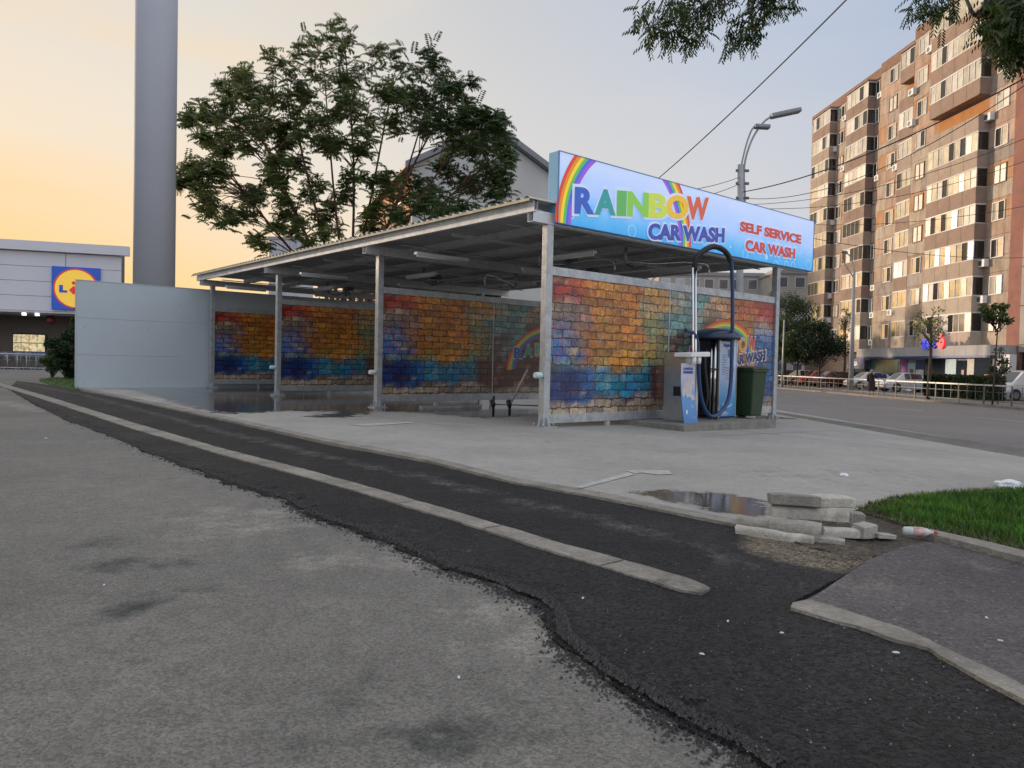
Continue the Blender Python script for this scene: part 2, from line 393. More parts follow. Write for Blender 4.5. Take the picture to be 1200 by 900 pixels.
def band(name, top, bot, off, m, amp=.008, skirt=.05, attrs=None, step=.5):
    P = G(*top) + G(*bot[::-1]); return sheet(name, rag(P, amp, .04, rng=lambda q: q.y < 25), off, m, step, skirt, attrs)
kt = [(-60, 437), (0, 450), (52, 465), (157, 498), (261, 529), (365, 556), (470, 586), (560, 613), (650, 641), (760, 672), (812, 688), (831, 697)]
kb = [(-60, 441), (0, 453.5), (40, 466), (157, 505.5), (261, 536.5), (365, 565), (470, 596), (560, 624), (650, 654), (740, 682), (795, 699), (822, 703)]
ke = blob([(822, 700, .12), (780, 690, .06)], 0)
band('kerb_strip', kt, kb, .034, conc_kerb, attrs={'dark': ke})
band('kerb', [(929, 716), (948, 712), (1000, 729), (1073, 752), (1130, 781), (1200, 817), (1400, 915)],
     [(929, 722), (946, 727), (1000, 743), (1051, 761), (1088, 772), (1130, 799), (1200, 834), (1400, 935)], .038, conc_kerb, .012, .05)
sheet('worn_pavement', G((938, 718), (1018, 662), (1060, 646), (1085, 641), (1112, 642), (1200, 668), (1420, 730), (1420, 925), (1200, 824), (1073, 757)), .032, asph_mid, .4, .04,
      {'dust': blob([(1010, 700, .3), (1100, 660, .3)], 0)})
sheet('bare_soil', rag(G((860, 618), (900, 600), (1010, 600), (1090, 628), (1110, 645), (1085, 646), (1030, 656), (1018, 664), (960, 648), (900, 634)), .03, .06), .026, soil_m, .2, .03,
      relief=lambda x, y: .012*noise.noise(Vector((x*9, y*9, 0))))
band('grass_kerb', [(1090, 632), (1110, 637), (1150, 646), (1200, 659), (1420, 715)], [(1085, 637), (1108, 643), (1150, 654), (1200, 668), (1420, 730)], .07, conc_kerb, .004, .08)

# concrete floor of the car wash
Pedge = G((99, 458), (261, 492), (386, 520), (501, 541), (600, 567), (705, 586), (800, 606), (864, 619))
Ppad = Pedge + G((930, 612), (1008, 602), (1062, 590), (1134, 584), (1200, 581), (1500, 574)) + [tuple(st(8.05, 3).xy), tuple(st(8.05, 32).xy), tuple(cp(11, 18).xy), tuple(cp(-3.6, 16.2).xy)]
wetP = G((165, 461), (215, 478), (262, 488), (330, 484), (392, 484), (352, 491), (410, 492), (441, 484), (500, 486), (556, 492), (600, 491), (636, 487)) + \
    [tuple(cp(3.2, .35).xy), tuple(cp(9, .4).xy), tuple(cp(9, 15.7).xy), tuple(cp(-2.6, 15.7).xy)]
pudP = G((738, 583), (765, 577), (830, 580), (868, 584), (905, 592), (900, 612), (868, 611), (820, 600), (775, 592))
pud2 = G((1010, 594), (1060, 584), (1200, 572), (1200, 576), (1070, 590), (1012, 600))
pud3 = G((700, 490), (735, 486), (742, 496), (705, 499))
def wet(x, y):
    a = max(dpoly(x, y, wetP)/.35, dpoly(x, y, pudP)/.12, dpoly(x, y, pud2)/.12)
    return max(-.3, min(1.05, .45+a*.42))
pdk = blob([(640, 520, .5), (560, 500, .5), (900, 560, 1.0), (1050, 560, .8), (780, 530, .6), (480, 505, .5)], 0)
sheet('concrete_wash_floor', Ppad, .03, conc_pad, .22, .05, {'wet': wet, 'dark': lambda x, y: .55*pdk(x, y)})
band('floor_edge_strip', [(60, 449), (99, 456), (261, 490), (386, 518), (501, 539), (600, 564), (705, 583), (800, 603), (864, 616)],
     [(60, 450), (99, 458.5), (261, 494), (386, 522), (501, 544), (600, 570), (705, 589), (800, 609), (864, 622)], .042, conc_kerb, .004, .05)
# joints sawn in the concrete floor and between the kerbstones
jm = mat('joint_grime', (.05, .045, .04), .95, 0, .3, 9)
b = B()
def jline(p, q, w, off):
    n_ = max(2, int((q-p).length/.25)); t = (q-p).normalized(); s_ = Vector((-t.y, t.x, 0))*w/2
    for i in range(n_):
        a_, c_ = p.lerp(q, i/n_), p.lerp(q, (i+1)/n_)
        b.add([Vector((v.x, v.y, gz(v.x, v.y)+off)) for v in (a_-s_, c_-s_, c_+s_, a_+s_)], [(0, 1, 2, 3)])
for u in (-1.9, 5.2, 10.4): jline(cp(-2.2 if u > 0 else 1.5, u), cp(6.6, u), .012, .0335)
for v in (-1.3,): jline(cp(v, .6), cp(v, 15), .010, .0335)
jline(cp(3.4, -4.4), cp(3.4, -.1), .012, .0335); jline(cp(6.6, -1.9), cp(6.6, -.2), .012, .0335)
tag(b.obj('floor_joint', jm), kind='structure')
b = B()
def across(top, bot, off, k_):
    T = [gp(*q) for q in top]; Bq = [gp(*q) for q in bot]
    def along(L, s):
        for a_, c_ in zip(L, L[1:]):
            d_ = (c_-a_).length
            if s <= d_: return a_.lerp(c_, s/d_)
            s -= d_
    s = 1.0
    while True:
        p = along(T, s); 
        if p is None: break
        q = min((Bq[i].lerp(Bq[i+1], j/40) for i in range(len(Bq)-1) for j in range(41)), key=lambda r: (r-p).length)
        t = (q-p).normalized(); s_ = Vector((-t.y, t.x, 0))*.004
        b.add([Vector((v.x, v.y, gz(v.x, v.y)+off)) for v in (p-s_, q-s_, q+s_, p+s_)], [(0, 1, 2, 3)]); s += k_
across(kt, kb, .0375, 1.0)
tag(b.obj('kerb_joint', jm), kind='structure')
# painted arrows
paint = mat('worn_road_paint', (.40, .39, .36), .8, 0, .25, 14, dirt=.4)
def arrow(name, quads, off=.036):
    b = B()
    for q in quads:
        k = [gp(*p) for p in q]; b.add([(p.x, p.y, gz(p.x, p.y)+off) for p in k], [tuple(range(len(k)))])
    return tag(b.obj(name, paint), kind='structure')
arrow('floor_arrow', [[(672, 576), (682, 577), (745, 560), (736, 558)], [(733, 555.5), (783, 555), (788, 560), (770, 560.5), (752, 558), (745, 559.5)]])
arrow('floor_arrow', [[(408, 500), (430, 502), (486, 498), (484, 496.5)]])

# street, verges, far pavement
def stpoly(l0, l1, d0, d1): return [tuple(st(l0, d0).xy), tuple(st(l1, d0).xy), tuple(st(l1, d1).xy), tuple(st(l0, d1).xy)]
sheet('verge_strip', rag([tuple(st(8.85, -12).xy), tuple(st(9.5, -12).xy), tuple(st(9.5, 75).xy), tuple(st(8.85, 75).xy)], .02, .3), .012, band_m, 2, 0)
sheet('street', stpoly(9.45, 25.2, -60, 600), .004, street_m, 3, 0)
sheet('street_kerb', stpoly(25.2, 25.5, -60, 600), .12, conc_kerb, 5, .14)
sheet('pavement', stpoly(25.5, 70, -60, 600), .1, street_m, 5, .1)
b = B()
for k in range(40):
    d = -20+k*6; b.add([st(17.2, d, gl(17.2)+.012), st(17.32, d, gl(17.32)+.012), st(17.32, d+3, gl(17.32)+.012), st(17.2, d+3, gl(17.2)+.012)], [(0,1,2,3)])
tag(b.obj('lane_marking', paint), kind='structure')
# ------------------------------------------------------------------ grass
gm, gn, gk, gbs = nt('lawn_grass')
oi = attr_node(gn, 'Col'); gk.new(oi.outputs['Color'], gbs.inputs['Base Color']); gbs.inputs['Roughness'].default_value = .55
gbs.inputs['Specular IOR Level'].default_value = .3
GP = G((1003, 604), (1020, 597), (1062, 587), (1134, 581), (1200, 578), (1480, 572)) + G((1480, 740), (1200, 655), (1145, 641), (1092, 630), (1060, 622), (1030, 612))
sheet('lawn_soil', GP, .045, soil_m, .3, .05)
b = B(); rnd = random.Random(5)
xs_ = [p[0] for p in GP]; ys_ = [p[1] for p in GP]; cnt = 0
mx0, mx1, my0, my1 = min(xs_), min(max(xs_), 7.5), min(ys_), max(ys_)
while cnt < 30000:
    x = rnd.uniform(mx0, mx1); y = rnd.uniform(my0, my1)
    dd = dpoly(x, y, GP)
    if dd < -.015+.05*noise.noise(Vector((x*7, y*7, 0))): continue
    cnt += 1
    z = gz(x, y)+.045; h = rnd.uniform(.03, .075)*(.6+.4*min(1, dd/.2)); a = rnd.uniform(0, 6.28); w = .0035+.002*rnd.random()
    t = Vector((math.cos(a), math.sin(a), 0)); le = Vector((rnd.gauss(0, .02), rnd.gauss(0, .02), 0))
    dry = rnd.random() < (.5 if dd < .12 else .05)
    k = .6+.7*noise.noise(Vector((x*3, y*3, 3)))+rnd.uniform(-.15, .25); k = max(.35, k)
    c = (.17*k, .14*k, .06*k) if dry else (.085*k, .235*k, .016*k)
    p = Vector((x, y, z)); b.add([p-t*w, p+t*w, p+le+Vector((0, 0, h))], [(0, 1, 2)], col=c)
tag(b.obj('lawn', gm, fix=False), 'mown green grass behind the low kerb at the right edge', 'grass', kind='stuff')
GP2 = G((46, 447), (60, 444), (92, 444), (92, 458), (84, 457.5), (62, 452))
sheet('lawn_soil', GP2, .045, mat('turf_base', (.05, .09, .02), .9), .5, .05)
b = B()
for k in range(5000):
    x = rnd.uniform(min(p[0] for p in GP2), max(p[0] for p in GP2)); y = rnd.uniform(min(p[1] for p in GP2), max(p[1] for p in GP2))
    if not inpoly(x, y, GP2): continue
    a = rnd.uniform(0, 6.28); t = Vector((math.cos(a), math.sin(a), 0)); p = Vector((x, y, .04)); kk = rnd.uniform(.7, 1.3)
    b.add([p-t*.012, p+t*.012, p+Vector((rnd.gauss(0, .02), 0, rnd.uniform(.05, .1)))], [(0, 1, 2)], col=(.06*kk, .12*kk, .02*kk))
tag(b.obj('lawn', gm, fix=False), 'small patch of green grass at the foot of the dark shrub', 'grass', kind='stuff')

# loose crumbs of asphalt along the ragged edge
b = B(); rnd = random.Random(11)
L_ = [Vector(p) for p in G(*low[:-1])]
def crumb(b, p, s):
    vs = [p+Vector((math.cos(i*2.09+rnd.random())*s, math.sin(i*2.09+rnd.random())*s, -s*.3)) for i in range(3)] + [p+Vector((rnd.gauss(0, s*.25), rnd.gauss(0, s*.25), s*rnd.uniform(.5, 1)))]
    b.add(vs, [(0, 2, 1), (0, 1, 3), (1, 2, 3), (2, 0, 3)])
for i in range(8500):
    k = rnd.randrange(len(L_)-1)
    if L_[k].y > 11 and rnd.random() < .5: continue
    q = L_[k].lerp(L_[k+1], rnd.random()); off = abs(rnd.gauss(0, .07)) - .06
    seg = (L_[k+1]-L_[k]).normalized(); nr = Vector((seg.y, -seg.x))
    if nr.x > 0 and k < 10: nr = -nr
    q2 = q - Vector((.75, .66))*off
    crumb(b, Vector((q2.x, q2.y, gz(q2.x, q2.y)+(.024 if off < 0 else .003))), rnd.uniform(.003, .009) if rnd.random() < .93 else rnd.uniform(.009, .014))
tag(b.obj('asphalt_crumbs', mat('crumb_black', (.05, .048, .047), .8, 0, .4, 80), fix=False), 'loose black asphalt crumbs along the ragged edge of the patch', 'gravel', kind='stuff')
b = B()
for i in range(420):
    px, py = rnd.uniform(640, 1200), rnd.uniform(650, 900)
    if rnd.random() < .4: px, py = rnd.gauss(1000, 50), rnd.gauss(640, 14)
    p = gp(px, py); crumb(b, Vector((p.x, p.y, gz(p.x, p.y)+.03)), rnd.uniform(.002, .005))
tag(b.obj('pale_grit', mat('grit_pale', (.2, .19, .17), .9, 0, .4, 60), fix=False), 'pale stone grit scattered over the dark asphalt', 'gravel', kind='stuff')

# litter: pebbles and paper scraps one can point at
pap = mat('paper_scrap', (.6, .6, .58), .7, 0, .1, 30)
def scrap(px, py, s, label, m=pap, name='paper_scrap', h=.004, cat='litter'):
    p = gp(px, py, .03); b = B(); k = rnd.randint(5, 7)
    ring = [Vector((math.cos(i*6.28/k)*s*rnd.uniform(.6, 1.1), math.sin(i*6.28/k)*s*.5*rnd.uniform(.6, 1.1), 0)) for i in range(k)]
    b.add([v for v in ring]+[v*.7+Vector((0, 0, h)) for v in ring], [tuple(range(k-1, -1, -1)), tuple(range(k, 2*k))]+[(i, (i+1)%k, k+(i+1)%k, k+i) for i in range(k)])
    o = b.obj(name, m, loc=(p.x, p.y, gz(p.x, p.y)+(.004 if px < 560 else .034)), rotz=rnd.uniform(0, 3)); tag(o, label, cat)
scrap(538, 785, .013, 'white paper scrap on the dusty old asphalt near the ragged edge')
scrap(122, 679, .011, 'tiny white scrap on the grey asphalt at the lower left')
scrap(54, 511, .04, 'pale scrap on the asphalt close to the kerb strip, far left')
scrap(683, 702, .011, 'small pale flake on black asphalt below the kerb strip end')
scrap(853, 729, .011, 'pale flake on black asphalt left of the broken kerb')
scrap(823, 768, .012, 'larger pale flake in the middle of the black asphalt')
scrap(916, 743, .011, 'white flake beside the front edge of the broken kerb')
scrap(1050, 766, .014, 'broken white chip lying against the kerb joint')
scrap(1120, 774, .011, 'white flake on the worn pavement right of the kerb joint')
scrap(1172, 752, .011, 'white flake on the worn pavement near the right edge')
scrap(1156, 725, .014, 'pale thin scrap in the middle of the worn pavement')
brk = mat('leaf_brown', (.16, .07, .035), .8, 0, .3, 40)
scrap(712, 798, .010, 'orange brown chip on the edge of the black asphalt', brk, 'brick_chip', .006, 'chip')
scrap(568, 790, .010, 'dark brown dry leaf beside the white paper scrap', brk, 'dry_leaf', .004, 'leaf')
scrap(1094, 633, .045, 'crumpled orange brown leaf against the lawn kerb', brk, 'dry_leaf', .02, 'leaf')
# plastic bag
def crumple(name, loc, sx, sy, sz, m, label, cat, seed, parent=None, amp=.35):
    bm = bmesh.new(); bmesh.ops.create_icosphere(bm, subdivisions=4, radius=1)
    for v in bm.verts:
        n_ = noise.noise(v.co*1.7+Vector((seed, 0, 0)))*amp + noise.noise(v.co*4+Vector((0, seed, 0)))*amp*.5
        c = v.co*(1+n_); v.co = Vector((c.x*sx, c.y*sy, max(0, c.z*sz+sz*.6)))
    me = bpy.data.meshes.new(name); bm.to_mesh(me); bm.free(); me.materials.append(m)
    o = bpy.data.objects.new(name, me); COL.objects.link(o); o.location = loc
    if parent: o.parent = parent
    else: tag(o, label, cat)
    return o
p = gp(1182, 571, .03); bagm = mat('thin_white_plastic', (.72, .74, .74), .35, 0, .06, 20)
crumple('plastic_bag', (p.x, p.y, gz(p.x, p.y)+.03), .12, .09, .045, bagm, 'crumpled white plastic bag on the concrete beyond the lawn', 'bag', 3)
p = gp(989, 558, .03); crumple('paper_scrap', (p.x, p.y, gz(p.x, p.y)+.03), .04, .04, .02, bagm, 'small white paper ball on the concrete beyond the stone pile', 'litter', 5)
# bottle lying by the lawn
p = gp(1075, 633, .02); bt = thing('plastic_bottle', 'crushed clear plastic bottle with a red and white label by the lawn corner', 'bottle', (p.x, p.y, gz(p.x, p.y)+.075), R(-12)); bt.scale = (.8, .8, .8)
Mx = Matrix.Rotation(R(90), 3, 'Y')
clear = mat('clear_plastic', (.5, .53, .5), .12, 0, .1, 20)
B().lathe([(.012, .125), (.013, .10), (.03, .07), (.036, .03), (.034, 0), (.037, -.05), (.034, -.1), (.02, -.11)], n=16, M=Mx, sy=.8).obj('bottle_body', clear, bt)
B().lathe([(.037, .045), (.0385, .03), (.0385, -.03), (.037, -.035)], n=16, M=Mx, sy=.83).obj('bottle_label', mat('red_white_label', (.5, .32, .30), .4, 0, .75, 20), bt)
B().lathe([(.015, .14), (.015, .118)], n=12, M=Mx).obj('cap', mat('red_cap', (.5, .03, .03), .4), bt)

# ------------------------------------------------------------------ pile of old kerbstones
def stone(px, py, y, L, W, H, yaw, pitch, label, rnd_=False, roll=0, z=None):
    c = at(px, py, y); z = c.z if z is None else z
    bm = bmesh.new()
    if rnd_:   # rounded back, flat foot
        prof = [(-W/2, -H/2), (W/2, -H/2)] + [(W/2*math.cos(a), H/2*math.sin(a)*1.0) for a in [R(t) for t in range(0, 181, 20)]]
    else:
        c_ = min(W, H)*.08
        prof = [(-W/2+c_, -H/2), (W/2-c_, -H/2), (W/2, -H/2+c_), (W/2, H/2-c_), (W/2-c_, H/2), (-W/2+c_, H/2), (-W/2, H/2-c_), (-W/2, -H/2+c_)]
    n = 7; rings = []
    for i in range(n):
        x = -L/2+L*i/(n-1); e = .94 if i in (0, n-1) else 1
        rings.append([bm.verts.new((x+rnd.gauss(0, .002), q[0]*e+noise.noise(Vector((x*9, q[0]*30, px)))*.009, q[1]*e+noise.noise(Vector((x*9, q[1]*30, py)))*.009)) for q in prof])
    k = len(prof)
    for a_, b_ in zip(rings, rings[1:]):
        for j in range(k): bm.faces.new((a_[j], a_[(j+1)%k], b_[(j+1)%k], b_[j]))
    bm.faces.new(rings[0][::-1]); bm.faces.new(rings[-1])
    bmesh.ops.recalc_face_normals(bm, faces=bm.faces)
    me = bpy.data.meshes.new('kerbstone'); bm.to_mesh(me); bm.free(); me.materials.append(block_m)
    o = bpy.data.objects.new('kerbstone', me); COL.objects.link(o); o.location = (c.x, c.y, z)
    o.rotation_euler = (roll+rnd.gauss(0, .05), pitch+rnd.gauss(0, .015), yaw+rnd.gauss(0, .05))
    tag(o, label, 'kerbstone', 'old kerbstones in the pile')
g0 = gz(1.9, 4.9)+.03
stone(907, 620, 4.60, .46, .06, .055, R(-26), R(1), 'long thin kerbstone lying lowest at the front of the pile', True, z=g0+.025)
stone(893, 607, 4.78, .30, .10, .085, R(-28), R(2), 'rounded kerbstone at the left end of the pile, behind the thin one', True, z=g0+.05)
stone(932, 616, 4.65, .30, .11, .10, R(-22), R(3), 'thick round-backed kerbstone with a dark end in the middle of the pile', True, z=g0+.058)
stone(948, 603, 4.80, .47, .10, .08, R(-7), R(0), 'pale rounded kerbstone lying crosswise under the top slab', True, z=g0+.125)
stone(930, 591, 4.82, .30, .15, .07, R(-10), R(2), 'pale squared slab, topmost on the left of the pile', z=g0+.205)
stone(975, 592, 4.86, .26, .13, .065, R(10), R(3), 'short squared slab with notched end, topmost on the right', z=g0+.195)
stone(974, 612, 4.95, .12, .11, .10, R(60), 0, 'broken cube of kerbstone, left of three under the slabs', z=g0+.07)
stone(989, 613, 4.92, .12, .10, .10, R(65), 0, 'broken cube of kerbstone, middle of three under the slabs', z=g0+.07)
stone(1002, 614, 4.92, .11, .10, .10, R(72), 0, 'broken cube of kerbstone, right of three under the slabs', z=g0+.065)
stone(985, 627, 4.70, .22, .08, .06, R(-6), 0, 'short dark rounded kerbstone on the soil below the cubes', True, z=g0+.03)
stone(1013, 625, 4.70, .13, .10, .085, R(30), 0, 'dark square kerbstone stub at the right foot of the pile', z=g0+.04)
stone(972, 638, 4.55, .17, .07, .04, R(-25), 0, 'flat fragment half sunk in the soil before the pile', z=g0+.005)
stone(1035, 631, 4.70, .13, .08, .035, R(15), R(5), 'flat dark fragment in the soil between pile and bottle', z=g0+.012)

# ------------------------------------------------------------------ car wash canopy
RZ = CA
GU = lambda v, u: gz(*cp(v, u).xy)
can = thing('car_wash_canopy', 'grey steel car wash canopy of three open bays with corrugated roof', 'canopy', cp(0, 0), RZ)
UB = [0, 5.2, 10.4, 15.5]
for u in UB:
    for v in (0, 6.8):
        g_ = GU(v, u)+.03
        p = B().cbox((v, u, (g_+3.25)/2), .13, .13, 3.25-g_).obj('post', galv, can, bevel=.008)
        b = B().cbox((v, u, g_+.01), .30, .30, .02)
        for a in (0, 90, 180, 270):
            M = Matrix.Rotation(R(a), 3, 'Z')
            o_ = len(b.v); b.add([Vector((v, u, g_+.02))+M@Vector(q) for q in ((.065, -.006, 0), (.14, -.006, 0), (.065, -.006, .16), (.065, .006, 0), (.14, .006, 0), (.065, .006, .16))],
                                 [(0, 1, 2), (5, 4, 3), (0, 3, 4, 1), (1, 4, 5, 2), (2, 5, 3, 0)])
        for sx in (-.11, .11):
            for sy in (-.11, .11): b.lathe([(.011, 0), (.011, .05)], (v+sx, u+sy, g_+.02), 8)
        b.obj('base_plate', galv, can)
    # main beam across, hollow section with an open end
    b = B(); x0, x1 = -.38, 7.9
    for (ya, yb, za, zb) in ((-.07, -.062, 3.25, 3.43), (.062, .07, 3.25, 3.43), (-.062, .062, 3.25, 3.258), (-.062, .062, 3.422, 3.43)):
        b.box(x0, x1, u+ya, u+yb, za, zb)
    b.box(x0+.25, x0+.26, u-.062, u+.062, 3.258, 3.422)
    b.obj('cross_beam', galv_lt, can)
for v in (-.28, 1.1, 2.45, 3.8, 5.15, 6.5, 7.85):
    b = B(); b.box(v-.05, v+.05, -.08, 15.75, 3.43, 3.434).box(v-.03, v-.026, -.08, 15.75, 3.434, 3.57).box(v-.03, v+.03, -.08, 15.75, 3.57, 3.574)
    b.obj('purlin', galv_lt, can)
# edge channel
B().box(-.40, -.395, -.1, 15.8, 3.40, 3.56).box(-.395, -.34, -.1, 15.8, 3.40, 3.405).obj('edge_channel', galv_lt, can)
# bracing rods and cable trays under the roof
b = B()
for u in (2.6, 7.8, 13.0):
    b.box(0, 6.8, u-.03, u+.03, 3.37, 3.42)
b.obj('ceiling_rail', galv_lt, can)
b = B()
for u in (.9, 4.2, 6.2, 9.3, 11.4, 14.4):
    b.tube([(-.1, u, 3.36), (3.2, u, 3.35), (7.6, u, 3.36)], .014, 6)
for v in (1.7, 4.6):
    b.tube([(v, .1, 3.31), (v, 15.4, 3.31)], .012, 6)
b.obj('conduit', galv, can)
# corrugated roof: ribs run across
roof_m = mat('roof_sheet_cream', (.50, .47, .38), .5, .1, .1, 3, dirt=.3)
under_m = mat('roof_sheet_underside', (.42, .44, .45), .5, .1, .1, 3)
pr = []; u = -.12
while u < 15.85:
    pr += [(u, 3.578), (u+.03, 3.615), (u+.10, 3.615), (u+.13, 3.578)]; u += .2
vs = []; 
for v in (-.52, 8.02): vs += [(v, q[0], q[1]) for q in pr]
k = len(pr); b = B(); b.add(vs, [(i, i+1, k+i+1, k+i) for i in range(k-1)])
b.obj('roof_sheet', roof_m, can)
b = B(); b.add([(p[0], p[1], p[2]-.004) for p in vs], [(i, k+i, k+i+1, i+1) for i in range(k-1)])
b.obj('roof_lining', under_m, can)
b = B().box(-.53, -.518, -.12, 15.9, 3.535, 3.577); b.obj('drip_edge', mat('drip_edge_yellow', (.52, .44, .27), .6, 0, .2, 8, dirt=.4), can)
# small boxes and holders on posts
for u, z, c in ((0, .86, (.45, .62, .60)), (5.2, .78, (.6, .6, .58)), (10.4, .78, (.5, .62, .66))):
    b = B(); M = Matrix.Rotation(R(90), 3, 'X')@Matrix.Rotation(R(0), 3, 'Z')
    My = Matrix.Rotation(R(-90), 3, 'Y')
    b.lathe([(.045, .0), (.05, .03), (.05, .13), (.042, .15)], (-.065, u, z), 14, M=My)
    b.obj('lance_holder', mat('holder_%d' % u, c, .4, 0, .1, 20), can)

# tube lamps hung below the roof
def tubelamp(v, u, z, ang, label):
    t = thing('tube_lamp', label, 'lamp', cp(v, u, z), RZ+ang, 'tube lamps under the canopy roof')
    b = B(); b.prism([(-.06, 0), (.06, 0), (.045, .06), (-.045, .06)], 'x', -.64, .64); b.obj('housing', fixture_m, t, bevel=.005)
    B().tube([(-.6, 0, -.012), (.6, 0, -.012)], .028, 10).obj('diffuser', mat('lamp_diffuser', (.6, .66, .62), .3, 0, .05, 4), t)
    for x in (-.45, .45): B().tube([(x, 0, .06), (x, 0, .20)], .006, 6).obj('hanger', galv, t)
names = ['nearest', 'second', 'farthest']
for i, u in enumerate((2.6, 7.8, 13.0)):
    for j, (v, du_) in enumerate(((.55, 1.1), (2.1, -1.0), (3.5, 1.3), (5.1, -1.2))):
        tubelamp(v, u+du_, 3.12, R(90) if j % 2 else 0, 'long grey tube lamp under the roof of the %s bay, %s from the open edge' % (names[i], ['first', 'second', 'third', 'fourth'][j]))
# swivelling lance booms
def boom(v, u, a, label, L=1.5):
    t = thing('spray_boom', label, 'spray boom', cp(v, u, 3.37), RZ+a, 'spray booms under the canopy roof')
    B().tube([(0, 0, 0), (0, 0, -.34)], .03, 10).box(-.09, .09, -.09, .09, -.02, -.0).obj('pivot', galv, t)
    B().tube([(0, 0, -.30), (L*.35, 0, -.30), (L*.7, 0, -.22), (L-.08, 0, -.22), (L, 0, -.26), (L+.03, 0, -.34)], .013, 8).obj('arm', chrome, t)
    B().tube([(L+.03, 0, -.34), (L+.035, .0, -.42)], .02, 8).obj('nozzle', whitep, t)
    B().tube([(0, 0, -.34), (.25, .05, -.42), (.5, .03, -.33)], .01, 6).obj('hose', blackm, t)
boom(2.2, 2.6, R(-55), 'thin bent spray boom hanging in the nearest bay above the painted wall')
boom(3.0, 1.0, R(-20), 'spray boom pointing towards the sign in the nearest bay', 1.9)
boom(2.3, 7.0, R(-40), 'thin bent spray boom hanging in the second bay')
boom(4.4, 5.9, R(200), 'spray boom with drooping nozzle deep in the second bay')
boom(2.3, 12.2, R(-40), 'thin bent spray boom hanging in the farthest bay')
# junction boxes
for i, (v, u) in enumerate(((2.4, 1.9), (2.6, 6.9), (4.2, 3.0), (2.8, 11.8))):
    b = B().cbox((0, 0, 0), .22, .16, .12).cbox((.05, .1, -.1), .05, .05, .12).cbox((-.06, .08, -.12), .05, .05, .16)
    tag(b.obj('valve_box', galv_dark, loc=cp(v, u, 3.16), rotz=RZ), 'dark valve box under the roof, %s along the row from the sign' % ['first', 'third', 'second', 'last'][i], 'box', 'valve boxes under the roof')

# ------------------------------------------------------------------ painted partition walls
def paintcol(x, z):
    """colour of the sprayed brick picture, x 0..6.8 along, z height"""
    nz = lambda a, s: noise.noise(Vector((x*s+a, z*s*1.6, a*3.1)))
    w = x+.26*nz(1, 1.1)+.22*nz(2, 3.3); h = z+.16*nz(5, 1.1)+.12*nz(6, 3.5)
    red = (.58, .06, .035); ora = (.82, .30, .035); yel = (.80, .44, .07); teal = (.22, .55, .55); pale = (.62, .54, .40)
    blu = (.03, .20, .58); cyan = (.035, .36, .56); nav = (.012, .05, .26); brn = (.20, .04, .024); grn = (.34, .50, .24); dk = (.16, .11, .10)
    def mix(a, b_, t): t = max(0, min(1, t)); return tuple(p*(1-t)+q*t for p, q in zip(a, b_))
    if w < .55: top, mid, low_ = red, mix(blu, pale, (h-1.55)/.4), nav
    elif w < 1.1: top, mid, low_ = mix(red, ora, (w-.55)/.5), mix(mix(blu, pale, .5+nz(31, 3)), ora, (w-.55)/.5), mix(nav, blu, (w-.55)/.5)
    elif w < 2.35: top, mid, low_ = mix(mix(ora, red, .25+nz(41, 2)), yel, nz(9, 1.5)+.25), mix(ora, yel, nz(7, 2)+.4), mix(blu, cyan, nz(8, 2)+.6)
    elif w < 3.0: top, mid, low_ = mix(pale, yel, .5+nz(4, 2)), mix(yel, grn, .4+nz(3, 2)), mix(cyan, brn, (w-2.45)/.25)
    elif w < 4.3: top, mid, low_ = mix(teal, pale, nz(3, 1.6)+.25), mix(teal, dk, (1.9-h)/.5+nz(3, 2)), brn
    elif w < 5.2: top, mid, low_ = mix(pale, ora, (w-4.3)/.9), mix(dk, ora, (w-4.3)/.9), mix(brn, red, nz(3, 2))
    elif w < 6.0: top, mid, low_ = mix(ora, red, nz(2, 1.4)+.3), mix(ora, yel, nz(2, 2)+.4), blu
    else: top, mid, low_ = red, mix(pale, blu, (2.1-h)/.3), blu
    if h > 2.0: c = mix(mid, top, (h-2.0)/.25)
    elif h > 1.15: c = mid
    elif h > .95: c = mix(low_, mix(mid, grn, .6) if w < 3.2 else low_, (h-.95)/.2)
    elif h > .55: c = low_
    else: c = mix(pale, mix(low_, nav, .6), (h-.42)/.13)
    if h < .62 and 2.7 < w < 5: c = mix(pale, brn, (h-.42)/.15)
    sp = noise.noise(Vector((x*7, z*7, 33)))
    if sp > .42: c = mix(c, (.42, .06, .05) if x < 2.5 else pale, .45)
    sp2 = noise.noise(Vector((x*4.5, z*5.5, 71)))
    if sp2 > .36: c = mix(c, pale, min(.45, (sp2-.36)*2.5))
    if sp2 < -.42: c = mix(c, dk, .4)
    if w < .75 and h > 1.15 and h < 2.0: c = mix(c, pale if nz(21, 5) > .1 else red, .3 if abs(nz(22, 6)) > .25 else 0)
    return tuple(max(.004, q*(.80+.6*abs(nz(12, 5)))) for q in c)
wm, wn, wl, wb = nt('sprayed_brick_print')
a = attr_node(wn, 'Col'); tc = wn.new('ShaderNodeTexCoord'); mp = wn.new('ShaderNodeMapping'); mp.inputs['Rotation'].default_value = (R(90), 0, 0)
wl.new(tc.outputs['Object'], mp.inputs[0])
ds = wn.new('ShaderNodeTexNoise'); ds.inputs['Scale'].default_value = 11; ds.inputs['Detail'].default_value = 6; wl.new(tc.outputs['Object'], ds.inputs[0])
dm = wn.new('ShaderNodeVectorMath'); dm.operation = 'SCALE'; dm.inputs['Scale'].default_value = .09; wl.new(ds.outputs['Color'], dm.inputs[0])
da = wn.new('ShaderNodeVectorMath'); wl.new(mp.outputs[0], da.inputs[0]); wl.new(dm.outputs[0], da.inputs[1])
bk = wn.new('ShaderNodeTexBrick'); wl.new(da.outputs[0], bk.inputs[0]); bk.inputs['Scale'].default_value = 1
